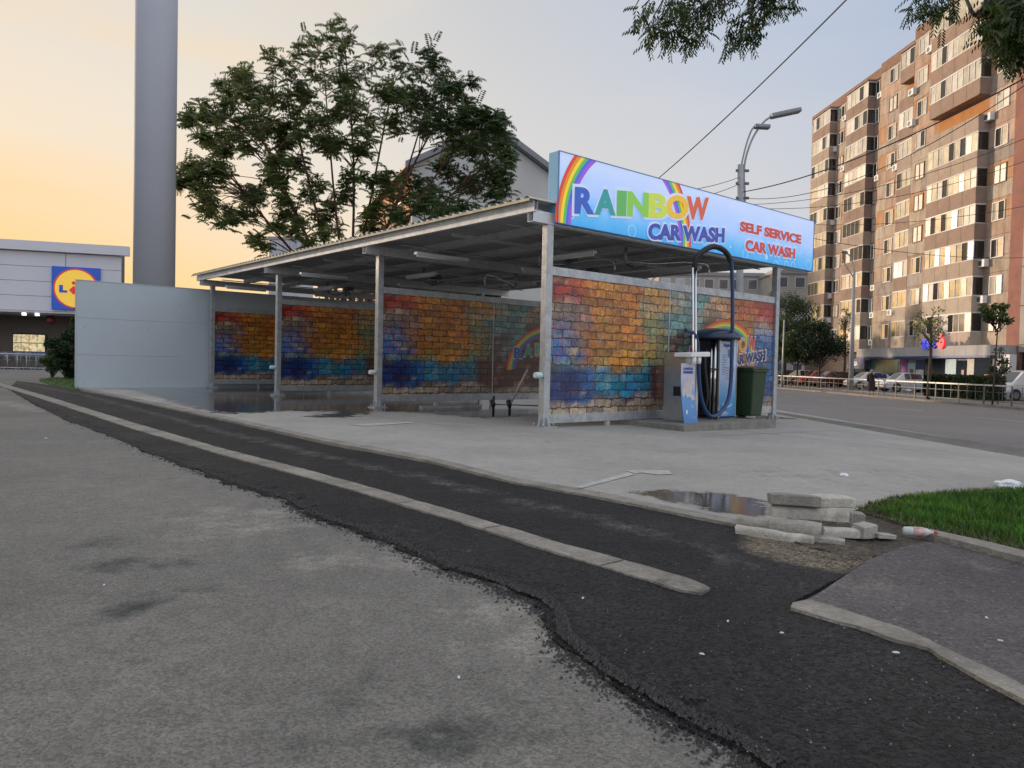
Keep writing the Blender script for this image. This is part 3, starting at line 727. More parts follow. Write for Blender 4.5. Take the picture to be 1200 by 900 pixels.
bk.inputs['Brick Width'].default_value = .40; bk.inputs['Row Height'].default_value = .142; bk.inputs['Mortar Size'].default_value = .012; bk.inputs['Mortar Smooth'].default_value = .5
bk.inputs['Color1'].default_value = (.50, .47, .46, 1); bk.inputs['Color2'].default_value = (1.15, 1.08, 1.0, 1); bk.inputs['Mortar'].default_value = (.05, .045, .06, 1)
n5 = wn.new('ShaderNodeTexNoise'); n5.inputs['Scale'].default_value = 14; n5.inputs['Detail'].default_value = 10; n5.inputs['Roughness'].default_value = .8; wl.new(tc.outputs['Object'], n5.inputs[0])
r5 = wn.new('ShaderNodeValToRGB'); r5.color_ramp.elements[0].position = .36; r5.color_ramp.elements[1].position = .60; r5.color_ramp.elements[0].color = (.12, .10, .11, 1); r5.color_ramp.elements[1].color = (1.0, .96, .92, 1)
wl.new(n5.outputs[0], r5.inputs[0])
m1 = wn.new('ShaderNodeMixRGB'); m1.blend_type = 'MULTIPLY'; m1.inputs[0].default_value = 1; wl.new(a.outputs['Color'], m1.inputs[1]); wl.new(bk.outputs['Color'], m1.inputs[2])
m2 = wn.new('ShaderNodeMixRGB'); m2.blend_type = 'MULTIPLY'; m2.inputs[0].default_value = .8; wl.new(m1.outputs[0], m2.inputs[1]); wl.new(r5.outputs[0], m2.inputs[2])
wl.new(m2.outputs[0], wb.inputs['Base Color']); wb.inputs['Roughness'].default_value = .38
RAIN = [(.75, .08, .02), (.85, .33, .02), (.85, .72, .05), (.12, .55, .12), (.05, .15, .6), (.28, .08, .5)]
def flat(name, col, emit=0): return mat(name, col, .4, 0, .04, 3, emit=emit)
rb_m = [flat('print_band_%d' % i, tuple(c*.7 for c in q)) for i, q in enumerate(RAIN)]
wlab = ['nearest brick-print wash wall, directly behind the vacuum machine', 'second brick-print wash wall, seen between the two nearest posts',
        'third brick-print wash wall, seen between the second and third posts', 'farthest brick-print wash wall, in front of the plain grey panels']
for i, u in enumerate(UB):
    g_ = GU(3.4, u)+.03
    t = thing('painted_wall', wlab[i], 'wall', cp(0, u, 0), RZ, 'brick-print walls between the wash bays')
    for side in (-1, 1):
        b = B(); n_x, n_z = 96, 32; x0, x1, z0, z1 = .075, 6.73, g_+.27, 2.46; yy = side*.02
        vs = [(x0+(x1-x0)*ii/n_x, yy, z0+(z1-z0)*jj/n_z) for jj in range(n_z+1) for ii in range(n_x+1)]
        me = bpy.data.meshes.new('print_panel'); me.from_pydata(vs, [], [(jj*(n_x+1)+ii, jj*(n_x+1)+ii+1, (jj+1)*(n_x+1)+ii+1, (jj+1)*(n_x+1)+ii) if side < 0 else
            (jj*(n_x+1)+ii, (jj+1)*(n_x+1)+ii, (jj+1)*(n_x+1)+ii+1, jj*(n_x+1)+ii+1) for jj in range(n_z) for ii in range(n_x)])
        ca = me.color_attributes.new('Col', 'FLOAT_COLOR', 'POINT')
        for q, v_ in enumerate(vs): ca.data[q].color = rgb(paintcol(v_[0] if side < 0 else 6.8-v_[0], v_[2]-g_+.03))
        me.materials.append(wm); o = bpy.data.objects.new('print_panel', me); COL.objects.link(o); o.parent = t
    B().box(.075, 6.73, -.017, .017, g_+.27, 2.46).obj('core', galv, t)
    B().box(.07, 6.735, -.035, .035, 2.46, 2.60).obj('top_rail', galv, t, bevel=.006)
    B().box(.07, 6.735, -.035, .035, g_+.12, g_+.27).obj('bottom_rail', galv, t, bevel=.006)
    for v in (3.1,): B().box(v-.014, v+.014, -.028, -.021, g_+.272, 2.458).obj('joint_strip', galv, t)
    b = B()
    for v in (1.5, 3.1, 5.0): b.box(v-.04, v+.04, -.03, .03, g_, g_+.12)
    b.obj('wall_foot', galv, t)
    # printed logo
    lg = B(); 
    for kk in range(6):
        r0, r1 = 1.22-.05*kk, 1.22-.05*(kk+1)
        vs = []; N = 28
        for j in range(N+1):
            an = math.pi*j/N
            for r_ in (r0, r1): vs.append((4.8+r_*1.05*math.cos(an), -.0235, 1.02+.13*r_*math.cos(an)+r_*.80*math.sin(an)))
        B().add(vs, [(2*j, 2*j+1, 2*j+3, 2*j+2) for j in range(N)]).obj('rainbow_print', rb_m[kk], t)
    for j, (ch, cc) in enumerate(zip('RAINBOW', [(.03, .08, .4), (.02, .3, .2), (.1, .4, .1), (.3, .5, .05), (.5, .5, .04), (.6, .3, .02), (.55, .08, .03)])):
        x_ = 3.75+j*.33 if ch not in 'IN' else (3.75+j*.33+(.05 if ch == 'I' else -.06))
        b = text_b(ch, .10 if ch == 'I' else .28, .27, .04); ou = text_b(ch, .14 if ch == 'I' else .32, .31, .06)
        bo = B().add([v_+Vector((x_-.02, -.0245, 1.14+.14*(x_-3.75))) for v_ in ou.v], ou.f)
        bo.obj('letter_outline', mat('print_white', (.55, .56, .58), .4), t)
        B().add([v_+Vector((x_, -.029, 1.16+.14*(x_-3.75))) for v_ in b.v], b.f).obj('letter', flat('print_letter_%d' % j, cc), t)
    b = text_b('CAR WASH', 1.35, .21, .05); ou = text_b('CAR WASH', 1.42, .26, .09)
    B().add([v_+Vector((5.03, -.0245, 1.04+.12*v_.x)) for v_ in ou.v], ou.f).obj('letter_outline', mat('print_white', (.55, .56, .58), .4), t)
    B().add([v_+Vector((5.065, -.029, 1.07+.12*v_.x)) for v_ in b.v], b.f).obj('lettering', flat('print_navy', (.02, .03, .12)), t)

# plain grey sandwich panel wall closing the row
t = thing('panel_wall', 'plain pale grey sandwich panel wall closing the far end of the wash', 'wall', cp(0, 15.85, 0), RZ)
for j, (za, zb) in enumerate(((.03, .99), (.995, 2.055), (2.06, 3.14))):
    B().box(-3.72, 8.6, 0, .10, za, zb).obj('panel', panel_m, t, bevel=.004)
B().box(-3.72, 8.6, -.012, .112, 3.141, 3.16).obj('coping', mat('coping_grey', (.42, .47, .5), .4, 0, .08), t)
B().box(-3.735, -3.721, -.012, .112, .03, 3.16).obj('edge_trim', mat('coping_grey', (.42, .47, .5), .4, 0, .08), t)
b = B()
for j in range(26):
    b.lathe([(.012, 0), (.012, .012)], (-3.5+(j % 2)*2.6+1.9*(j//4)*.9, 0, .2+(j % 4)*.8), 6, M=Matrix.Rotation(R(90), 3, 'X'))
b.obj('screw', galv_dark, t)
B().box(-3.72, -.3, -.03, -.005, .02, .07).obj('base_angle', mat('coping_grey', (.42, .47, .5), .4, 0, .08), t)

# ------------------------------------------------------------------ fascia sign
US = -.15
sg = thing('fascia_sign', 'long pale blue rainbow car wash sign board over the canopy end', 'sign', cp(0, US, 0), RZ)
side_m = mat('sign_case_blue', (.14, .36, .55), .45, 0, .08, 3, dirt=.1)
SX0, SX1, SZ0, SZ1 = .06, 8.08, 3.27, 4.41
b = B().box(SX0, SX1, .02, .24, SZ0, SZ1); b.obj('case', side_m, sg, bevel=.006)
fm, fn, fl, fb = nt('sign_face_print')
tc = fn.new('ShaderNodeTexCoord'); sx = fn.new('ShaderNodeSeparateXYZ'); fl.new(tc.outputs['Object'], sx.inputs[0])
nn = fn.new('ShaderNodeTexNoise'); nn.inputs['Scale'].default_value = 2.0; fl.new(tc.outputs['Object'], nn.inputs[0])
ma = fn.new('ShaderNodeMath'); ma.operation = 'MULTIPLY_ADD'; fl.new(nn.outputs[0], ma.inputs[0]); ma.inputs[1].default_value = .35; fl.new(sx.outputs[2], ma.inputs[2])
mr = fn.new('ShaderNodeMapRange'); mr.inputs[1].default_value = SZ0+.15; mr.inputs[2].default_value = SZ1+.1; fl.new(ma.outputs[0], mr.inputs[0])
cr = fn.new('ShaderNodeValToRGB'); fl.new(mr.outputs[0], cr.inputs[0]); e = cr.color_ramp.elements
e[0].position = 0; e[0].color = (.015, .32, .68, 1); e[1].position = 1; e[1].color = (.50, .61, .86, 1)
q = e.new(.22); q.color = (.09, .42, .78, 1); q = e.new(.5); q.color = (.34, .52, .86, 1)
vo = fn.new('ShaderNodeTexVoronoi'); vo.inputs['Scale'].default_value = 3.2; mpp = fn.new('ShaderNodeMapping'); mpp.inputs['Scale'].default_value = (1, 0, 1); fl.new(tc.outputs['Object'], mpp.inputs[0]); fl.new(mpp.outputs[0], vo.inputs[0])
g1 = fn.new('ShaderNodeMath'); g1.operation = 'COMPARE'; g1.inputs[1].default_value = .33; g1.inputs[2].default_value = .022; fl.new(vo.outputs['Distance'], g1.inputs[0])
inv = fn.new('ShaderNodeMapRange'); inv.inputs[1].default_value = SZ0+.2; inv.inputs[2].default_value = SZ0+.75; inv.inputs[3].default_value = .45; inv.inputs[4].default_value = 0; fl.new(sx.outputs[2], inv.inputs[0])
g2 = fn.new('ShaderNodeMath'); g2.operation = 'MULTIPLY'; fl.new(g1.outputs[0], g2.inputs[0]); fl.new(inv.outputs[0], g2.inputs[1])
mb = fn.new('ShaderNodeMixRGB'); fl.new(g2.outputs[0], mb.inputs[0]); fl.new(cr.outputs[0], mb.inputs[1]); mb.inputs[2].default_value = (.6, .8, .95, 1)
fl.new(mb.outputs[0], fb.inputs['Base Color']); fl.new(mb.outputs[0], fb.inputs['Emission Color']); fb.inputs['Emission Strength'].default_value = .42; fb.inputs['Roughness'].default_value = .35
B().box(SX0+.01, SX1-.01, .006, .019, SZ0+.012, SZ1-.012).obj('sign_face', fm, sg)
b = B(); b.box(SX0, SX1, -.004, .019, SZ1-.011, SZ1).box(SX0, SX0+.009, -.004, .019, SZ0+.012, SZ1-.012).box(SX1-.009, SX1, -.004, .019, SZ0+.012, SZ1-.012).box(SX0, SX1, -.004, .019, SZ0, SZ0+.011)
b.obj('frame', mat('sign_frame_blue', (.03, .16, .42), .4, 0, .05), sg)
# rainbow: an ellipse cut off by the top of the board
def sp(px, py): return onU(px, py, US)
Lf = sp(630+107/3.636, 160+380/3.636); Lt = sp(630+220/3.636, 160+105/3.636); Rf = sp(630+630/3.636, 160+487/3.636); Rt = sp(630+585/3.636, 160+208/3.636)
SC = [(.62, .045, .01), (.75, .22, .01), (.80, .62, .02), (.10, .45, .08), (.06, .12, .62), (.33, .08, .58)]
cx = (Lf[0]+Rf[0])/2; hw = (Rf[0]-Lf[0])/2
dz = Lt[1]-Lf[1]; fx = (Rt[0]-Lt[0])/2/hw; fx = min(.98, fx)
az = dz/math.sqrt(max(.02, 1-fx*fx))
for kk in range(6):
    o0, o1 = .17-.06*kk, .17-.06*(kk+1); N = 60; vs = []; fs = []
    th = []
    for j in range(N+1):
        an = math.pi*j/N; th.append(an)
    def P(an, o):
        return (cx - (hw+o)*math.cos(an), SZ0+.015+(az+o)*math.sin(an))
    zt = SZ1-.014
    for lo, hi in ((0, math.pi/2), (math.pi/2, math.pi)):
        K = 24; pts = []
        for o in (o0, o1):
            # clip angle at the top of the board
            s_ = min(1, (zt-SZ0-.015)/(az+o)); ac = math.asin(s_)
            a0, a1 = (0, ac) if lo == 0 else (math.pi-ac, math.pi)
            pts.append([P(a0+(a1-a0)*j/K, o) for j in range(K+1)])
        B().add([(x, .0035, z) for x, z in pts[0]] + [(x, .0035, z) for x, z in pts[1]], [(j, j+1, K+2+j, K+1+j) for j in range(K)]).obj('rainbow_band', flat('sign_band_%d' % kk, SC[kk], .35), sg)
# lettering
zz = lambda px, py: sp(px, py)
wcol = [(.02, .10, .48), (.02, .30, .30), (.10, .42, .10), (.22, .55, .06), (.55, .66, .06), (.80, .48, .03), (.62, .10, .03)]
z0, z1 = 3.27+.54, 3.27+.54+.46
z0 = zz(674, 250.5)[1]; z1 = zz(674, 219)[1]
VR0 = zz(674, 240)[0]; SLP = (zz(829, 258.5)[1]-z0)/(zz(829, 240)[0]-VR0); z1 = z0+(z1-z0+zz(829, 232)[1]-zz(829, 258.5)[1])/2
edges = [(155, 240), (240, 330), (335, 375), (380, 468), (470, 550), (545, 640), (632, 725)]
for j, ch in enumerate('RAINBOW'):
    a0 = zz(630+edges[j][0]/3.636, 240)[0]; a1 = zz(630+edges[j][1]/3.636, 240)[0]
    ou = text_b(ch, a1-a0+.10, z1-z0+.09, .045); b = text_b(ch, a1-a0, z1-z0, .045)
    y_ = -.002-.0008*j
    B().add([v_+Vector((a0-.05, y_, z0-.045+SLP*(a0-VR0+v_.x))) for v_ in ou.v], ou.f).obj('letter_outline', flat('letter_edge_white', (.6, .66, .8), .3), sg)
    B().add([v_+Vector((a0, y_-.012, z0+SLP*(a0-VR0+v_.x))) for v_ in b.v], b.f).obj('letter', flat('sign_letter_%d' % j, wcol[j], .3), sg)
def line(s, pl, pr, yl, yr, m, bold, nm):
    a0 = zz(pl, 250)[0]; a1 = zz(pr, 250)[0]; zt, zb = zz(pl, yl[0])[1], zz(pl, yl[1])[1]; sl = (zz(pr, yr[1])[1]-zb)/(a1-a0); zt = zb+((zt-zb)+zz(pr, yr[0])[1]-zz(pr, yr[1])[1])/2
    ou = text_b(s, a1-a0+.06, zt-zb+.06, bold+.035); b = text_b(s, a1-a0, zt-zb, bold)
    B().add([v_+Vector((a0-.03, -.006, zb-.03+sl*v_.x)) for v_ in ou.v], ou.f).obj('letter_outline', flat('letter_edge_white', (.6, .66, .8), .3), sg)
    B().add([v_+Vector((a0, -.016, zb+sl*v_.x)) for v_ in b.v], b.f).obj(nm, m, sg)
line('CAR WASH', 759.5, 849, (263, 281), (266, 285), flat('sign_navy', (.03, .06, .36), .25), .05, 'lettering')
rd = flat('sign_red', (.55, .05, .04), .25)
line('SELF SERVICE', 867, 939, (259.5, 271), (275.5, 286.5), rd, .045, 'lettering')
line('CAR WASH', 874, 932.5, (281, 294), (291.5, 304), rd, .045, 'lettering')
# ------------------------------------------------------------------ vacuum island
g_ = gz(*cp(3.4, -.6).xy)+.03; PT = g_+.12
b = B(); b.cbox((3.475, -.53, (g_-.05+PT)/2), 2.85, 1.36, PT-g_+.05, bev=.012)
tag(b.obj('concrete_plinth', mat('plinth_concrete', (.20, .19, .165), .9, 0, .3, 5, .7, 60, dirt=.6), loc=cp(0, 0), rotz=RZ), 'low concrete plinth carrying the vacuum machine and green bin', 'plinth')
vc = thing('vacuum_machine', 'tall self-service vacuum machine with dark domed lid and blue hose', 'vacuum machine', cp(4.1, -.33, PT), RZ)
dk_m = mat('machine_dark', (.025, .03, .035), .35, .3, .2, 6); lid_m = mat('lid_dark_blue', (.012, .022, .05), .22, 0, .1, 4)
B().box(-.27, .27, -.29, .32, .03, 1.50).obj('body', dk_m, vc, bevel=.02)
B().box(-.30, .30, -.32, .33, 0, .028).obj('base', galv_dark, vc)
pm, pn, pl_, pb = nt('machine_print')
tc = pn.new('ShaderNodeTexCoord'); s_ = pn.new('ShaderNodeSeparateXYZ'); pl_.new(tc.outputs['Object'], s_.inputs[0])
q1 = pn.new('ShaderNodeTexNoise'); q1.inputs['Scale'].default_value = 5; pl_.new(tc.outputs['Object'], q1.inputs[0])
q2 = pn.new('ShaderNodeMath'); q2.operation = 'MULTIPLY_ADD'; q2.inputs[1].default_value = .3; pl_.new(q1.outputs[0], q2.inputs[0]); pl_.new(s_.outputs[2], q2.inputs[2])
q3 = pn.new('ShaderNodeValToRGB'); pl_.new(q2.outputs[0], q3.inputs[0]); e = q3.color_ramp.elements
e[0].position = .1; e[0].color = (.02, .15, .42, 1); e[1].position = .95; e[1].color = (.42, .52, .68, 1); k = e.new(.55); k.color = (.08, .30, .58, 1)
pl_.new(q3.outputs[0], pb.inputs['Base Color']); pb.inputs['Roughness'].default_value = .3
B().box(-.24, .28, -.312, -.292, .05, 1.46).obj('front_print', pm, vc)
b = B(); b.box(-.27, -.242, -.318, -.292, .04, 1.48).box(.282, .305, -.318, -.292, .04, 1.48)
b.obj('trim', steel, vc)
prn = mat('print_blue_text', (.03, .08, .30), .4, 0, .1); prw = mat('print_white_marks', (.6, .66, .7), .4, 0, .1); prr = mat('print_red_marks', (.35, .08, .12), .4)
t_ = text_b('Aspirator', .36, .09, .02); B().add([v_+Vector((-.16, -.3125, 1.34)) for v_ in t_.v], t_.f).obj('title', prn, vc)
b = B()
for j in range(9):
    wz = 1.20-j*.045; b.box(-.19, -.19+(.13, .10, .15, .12, .09, .14, .11, .13, .08)[j], -.316, -.3125, wz, wz+.010)
b.obj('small_print', prn, vc)
b = B()
for j in range(5): b.box(-.06, .06+.03*(j % 2), -.316, -.3125, .96-j*.05, .972-j*.05)
b.obj('red_print', prr, vc)
b = B()
for j in range(12):
    an = j/12*math.pi; b.cbox((.02+.14*math.cos(an+math.pi), -.3145, .30+.07*math.sin(an+math.pi)), .03, .003, .018)
for j in range(5): b.box(-.16, -.02+.05*(j % 3), -.316, -.3125, .14-j*.016, .147-j*.016)
b.obj('white_print', prw, vc)
b = B().box(.02, .09, -.34, -.3125, 1.17, 1.32).box(.16, .20, -.325, -.3125, .92, 1.06); b.obj('coin_slot', steel, vc, bevel=.004)
b = B().lathe([(.44, 1.50), (.455, 1.54), (.42, 1.60), (.33, 1.665), (.18, 1.71), (.01, 1.725)], n=32, sx=1.0, sy=1.12); b.obj('lid', lid_m, vc)
b = B()
for y_ in (-.24, -.16): b.tube([(-.30, y_, .05), (-.30, y_, 1.48)], .028, 12)
b.obj('chrome_column', chrome, vc)
# rising pipes and overhead hose
def vloc(px, py, u):
    v_, z_ = onU(px, py, u); return Vector((v_-4.1, u+.33, z_-PT))
b = B(); hu = -.75
lo_, hi_ = vloc(814, 412, hu), vloc(814, 314, hu)
for dx in (-.05, .03): b.tube([lo_+Vector((dx, 0, -.9)), lo_+Vector((dx, 0, 0)), hi_+Vector((dx, 0, 0))], .022, 10)
b.obj('hose_mast', chrome, vc)
hs_m = mat('hose_blue', (.012, .045, .13), .35, 0, .15, 30)
def smooth_path(P, n=8):
    P = [Vector(p) for p in P]; out = []
    for i in range(len(P)-1):
        p0, p1, p2, p3 = P[max(i-1, 0)], P[i], P[i+1], P[min(i+2, len(P)-1)]
        for j in range(n):
            t = j/n; out.append(.5*((2*p1)+(-p0+p2)*t+(2*p0-5*p1+4*p2-p3)*t*t+(-p0+3*p1-3*p2+p3)*t*t*t))
    return out+[P[-1]]
hp = [(814, 316), (816, 304), (823, 295), (836, 289), (849, 294), (856, 306), (858, 325), (858.5, 370), (857.5, 420), (856, 452), (852, 472), (843, 484), (834, 488), (826, 480), (821, 462), (819, 440), (818, 415), (817, 400), (812, 390), (803, 387)]
path = smooth_path([vloc(x, y, hu) for x, y in hp], 7)
B().tube(path, .036, 12).obj('hose', hs_m, vc)
# ribbed sleeve at the top of the hose
rb_ = []; rr = []
sl_ = smooth_path(path[:36], 6)
for i, p_ in enumerate(sl_): rb_.append(p_); rr.append(.043 + .008*((i//2) % 2))
B().tube(rb_[::1], rr, 12).obj('hose_sleeve', blackm, vc)
sg_ = smooth_path([Vector((-.31, -.05, 1.30)), Vector((-.42, -.1, 1.0)), Vector((-.40, -.16, .45)), Vector((-.38, -.06, .12)), Vector((-.36, .1, .15)), Vector((-.35, .12, .8))], 40)
B().tube(sg_, [.030+.006*((i//2) % 2) for i in range(len(sg_))], 10).obj('ribbed_hose', blackm, vc)
b = B().box(-.46, -.27, -.30, -.26, .93, .955).box(-.46, -.27, -.1, -.06, .93, .955); b.obj('hose_holder', blackm, vc)
b = B(); b.tube([(-.5, .15, 1.42), (-.62, .0, 1.40), (-.80, -.2, 1.38)], .03, 10); b.obj('nozzle', galv_dark, vc)

ks = thing('service_kiosk', 'stainless steel dispenser box with a white shelf beside the vacuum machine', 'dispenser', cp(2.88, -.50, PT), RZ)
B().box(-.19, .19, -.24, .24, .0, 1.22).obj('cabinet', steel, ks, bevel=.01)
B().prism([(-.30, 1.14), (.26, 1.16), (.27, 1.22), (.24, 1.245), (-.29, 1.215)], 'y', -.42, -.05).obj('shelf', whitep, ks, bevel=.012)
b = B()
b.tube([(-.17, -.38, 1.02), (-.17, -.38, 1.14)], .045, 12).obj('roller', whitep, ks)
B().tube([(-.02, -.38, 1.03), (-.02, -.38, 1.14)], .04, 12).obj('roller', whitep, ks)
B().box(-.197, -.191, -.16, .02, .45, .62).obj('slot', blackm, ks)
b = B()
for j in range(8): b.lathe([(.006, 0), (.006, .006)], (-.19, -.2+j*.057, 1.0), 6, M=Matrix.Rotation(R(-90), 3, 'Y'))
b.obj('rivet', galv_dark, ks)
# leaning banner
bn = thing('banner_board', 'leaning blue and white advertising board with a hand drawing before the dispenser', 'board', cp(2.62, -.93, PT), RZ+R(4))
bm_, bnn, bl_, bb_ = nt('banner_print')
tc = bnn.new('ShaderNodeTexCoord'); s_ = bnn.new('ShaderNodeSeparateXYZ'); bl_.new(tc.outputs['Object'], s_.inputs[0])
q1 = bnn.new('ShaderNodeTexNoise'); q1.inputs['Scale'].default_value = 4; bl_.new(tc.outputs['Object'], q1.inputs[0])
q2 = bnn.new('ShaderNodeMath'); q2.operation = 'MULTIPLY_ADD'; q2.inputs[1].default_value = .35; bl_.new(q1.outputs[0], q2.inputs[0]); bl_.new(s_.outputs[2], q2.inputs[2])
q3 = bnn.new('ShaderNodeValToRGB'); bl_.new(q2.outputs[0], q3.inputs[0]); e = q3.color_ramp.elements
e[0].position = .15; e[0].color = (.02, .15, .40, 1); e[1].position = .98; e[1].color = (.45, .46, .58, 1); k = e.new(.62); k.color = (.07, .27, .55, 1); k = e.new(.8); k.color = (.30, .38, .58, 1)
bl_.new(q3.outputs[0], bb_.inputs['Base Color']); bb_.inputs['Roughness'].default_value = .35
BW, BH = .44, 1.03; ln = .12
def bpnt(x, z): return Vector((x+.05*(z/BH), ln*z/BH + .03*math.sin(z/BH*3.1), z))
N = 12; b = B(); b.add([bpnt(x, z*BH/N) for z in range(N+1) for x in (-BW/2, BW/2)], [(2*j, 2*j+1, 2*j+3, 2*j+2) for j in range(N)])
b.add([bpnt(x, z*BH/N)+Vector((0, .012, 0)) for z in range(N+1) for x in (-BW/2, BW/2)], [(2*j+1, 2*j, 2*j+2, 2*j+3) for j in range(N)]).obj('board', bm_, bn, fix=False)
def onb(poly, m, nm, off=.004):
    B().add([bpnt(x, z)+Vector((0, -off, 0)) for x, z in poly], [tuple(range(len(poly)))]).obj(nm, m, bn)
onb([(-.20, .50), (-.16, .44), (-.10, .50), (-.04, .43), (.04, .46), (.10, .38), (.19, .40), (.17, .46), (.09, .52), (.12, .60), (.19, .68), (.20, .76), (.08, .74), (.0, .78), (-.12, .70), (-.19, .62)], mat('print_hand', (.5, .45, .45), .4, 0, .2, 12), 'hand_drawing')
for s, z_, h_ in (('LAVETA', .915, .045), ('STERGERE', .855, .045)):
    t_ = text_b(s, .30, h_, .03); B().add([bpnt(v_.x-.15, v_.z+z_)+Vector((0, v_.y-.004, 0)) for v_ in t_.v], t_.f).obj('lettering', prn, bn)
b = B()
for cx_, cz_, r_ in ((-.10, .19, .03), (.10, .27, .012), (.07, .30, .01)):
    b.add([bpnt(cx_+r_*math.cos(a_*.7), cz_+1.3*r_*math.sin(a_*.7))+Vector((0, -.005, 0)) for a_ in range(9)], [tuple(range(9))])
for j in range(9): b.add([bpnt(.10+.09*math.cos(a_), .13+.05*math.sin(a_))+Vector((0, -.005, 0)) for a_ in (3.3+j*.33, 3.42+j*.33)]+[bpnt(.10+.075*math.cos(a_), .13+.04*math.sin(a_))+Vector((0, -.005, 0)) for a_ in (3.42+j*.33, 3.3+j*.33)], [(0, 1, 2, 3)])
b.obj('white_print', prw, bn)
# wheelie bin
wb_ = thing('wheelie_bin', 'dark green plastic wheelie bin standing at the end of the plinth', 'bin', cp(4.84, -.62, PT), RZ)
gm_ = mat('bin_green', (.018, .042, .014), .45, 0, .15, 5, dirt=.2)
def taper(b, x0, x1, y0, y1, z0, z1, k):
    cx_, cy_ = (x0+x1)/2, (y0+y1)/2; hx, hy = (x1-x0)/2, (y1-y0)/2
    vs = [(cx_+sx_*hx*f, cy_+sy_*hy*f, z) for z, f in ((z0, k), (z1, 1)) for sx_, sy_ in ((-1, -1), (1, -1), (1, 1), (-1, 1))]
    return b.add(vs, [(3, 2, 1, 0), (4, 5, 6, 7), (0, 1, 5, 4), (1, 2, 6, 5), (2, 3, 7, 6), (3, 0, 4, 7)])
taper(B(), -.24, .24, -.27, .27, .05, .93, .76).obj('body', gm_, wb_, bevel=.025)
B().box(-.265, .265, -.295, .29, .90, .94).obj('rim', gm_, wb_, bevel=.01)
b = B(); b.prism([(-.29, .94), (.30, .94), (.30, .975), (.0, 1.01), (-.27, .985)], 'y', -.275, .275); b.obj('lid', mat('bin_lid_green', (.013, .032, .013), .4, 0, .1, 4), wb_, bevel=.012)
B().tube([(-.2, .32, .95), (.2, .32, .95)], .016, 8).obj('handle', gm_, wb_)
for s in (-1, 1): B().tube([(s*.17, .22, .1), (s*.235, .22, .1)], .1, 16).obj('wheel', blackm, wb_)
# loose grey block behind the bin
tag(B().cbox((0, 0, .07), .36, .2, .2, bev=.01).obj('concrete_block', concrete_m, loc=cp(5.25, -.35, g_+.03), rotz=RZ), 'small grey concrete block on the floor between bin and post', 'block')

# mat clamp in the bay: two dark discs on a bar and a wooden lever
p = cp(2.2, 2.9); pz = gz(p.x, p.y)+.03; q = at(588, 487, 1); 
fx_ = at(578, 487, 14.6); fx2 = at(597, 487, 14.6); z0_ = gz(fx_.x, fx_.y)+.03
mc = thing('mat_clamp', 'low stand with two black clamps and a pale lever on the wet floor', 'clamp', (fx_.x, fx_.y, z0_), 0)
dxx = fx2.x-fx_.x
for j in (0, 1):
    x_ = dxx*j
    b = B().tube([(x_, -.02, 0), (x_, -.02, .30+.06*(1-j))], .025, 8); b.obj('stand', blackm, mc)
    B().lathe([(.01, -.05), (.07, -.045), (.09, 0), (.06, .03), (.01, .05)], (x_-.01, -.02, .22), 18, M=Matrix.Rotation(R(70), 3, 'Y')).obj('clamp', blackm, mc)
B().tube([(0, -.02, .20), (dxx, -.02, .20), (dxx+.6, .0, .19)], .012, 6).obj('cross_bar', galv_dark, mc)
B().tube([(dxx+.02, -.03, .24), (dxx+.34, -.03, .90)], [.022, .028], 8).obj('lever', mat('pale_wood', (.36, .31, .25), .7, 0, .2, 20), mc)
tag(B().box(-.5, 1.1, -.06, .06, 0, .05).obj('drain_edge', concrete_m, loc=cp(1.2, 4.6, GU(1.2, 4.6)+.03), rotz=RZ), 'low pale concrete edging on the wet floor of the nearest bay', 'edging')

# ------------------------------------------------------------------ pylon
p = at(180, 400, 28); 
py_ = thing('sign_pylon', 'very tall smooth blue-grey steel pylon rising out of the picture', 'pylon', (p.x, p.y, 0))
pyl = mat('pylon_paint', (.39, .405, .45), .65, 0, .03, .5, dirt=.03)
B().lathe([(.715, 0), (.715, 24)], n=48).obj('column', pyl, py_)
B().lathe([(.95, 0), (.95, .06)], n=32).obj('base_flange', galv, py_)
b = B().cbox((0, 0, 26.0), 4.2, .5, 4.2).obj('sign_box', mat('pylon_sign_blue', (.02, .08, .35), .4), py_)

# ------------------------------------------------------------------ supermarket
SR = R(17.5); W0 = Vector((-29.8, 50, 0))
sm = thing('supermarket', 'low supermarket with white-grey panelled fascia over a dark recessed entrance', 'supermarket', W0, SR)
# local x to the right along the front, y backwards
fas = mat('fascia_panel_white', (.60, .60, .63), .4, 0, .04, .6, dirt=.04)
for j, (xa, xb) in enumerate(((-30, -24), (-24, -18), (-18, -12), (-12, -6), (-6, .02), (.02, 3.35))):
    for k in range(4):
        za = 3.75+k*.97; B().box(xa+.02, xb-.02, 0, .12, za+.01, za+.955).obj('fascia_panel', fas, sm)
    B().box(xa+.01, xb+(.01 if j < 5 else .5), -.35, .14, 7.66, 8.28).obj('roof_edge', fas, sm)
B().box(-30, 3.2, .13, 2, 3.7, 8.0).box(-30, -1, 2.001, 26, 3.7, 8.0).obj('upper_block', mat('store_dark_joint', (.09, .09, .10), .7), sm)
B().box(-30, 3.35, -.02, .13, 3.62, 3.74).obj('fascia_edge', mat('fascia_edge_white', (.5, .5, .52), .5), sm)
B().box(-30, 3.8, 5, 26, .0, 3.7).obj('ground_floor', mat('store_wall_tan', (.17, .15, .125), .7, 0, .15, 1), sm)
B().box(-30, 3.3, .14, 5, 3.5, 3.62).obj('soffit', mat('store_soffit', (.14, .13, .12), .7), sm)
for x_ in (-6.4, -12, -21): B().box(x_-.35, x_+.35, 1.2, 1.9, 0, 3.5).obj('column', mat('store_column', (.11, .105, .10), .6), sm)
B().box(3.3, 3.8, .2, 5, 0, 3.7).obj('side_wall', mat('store_wall_tan', (.17, .15, .125), .7), sm)
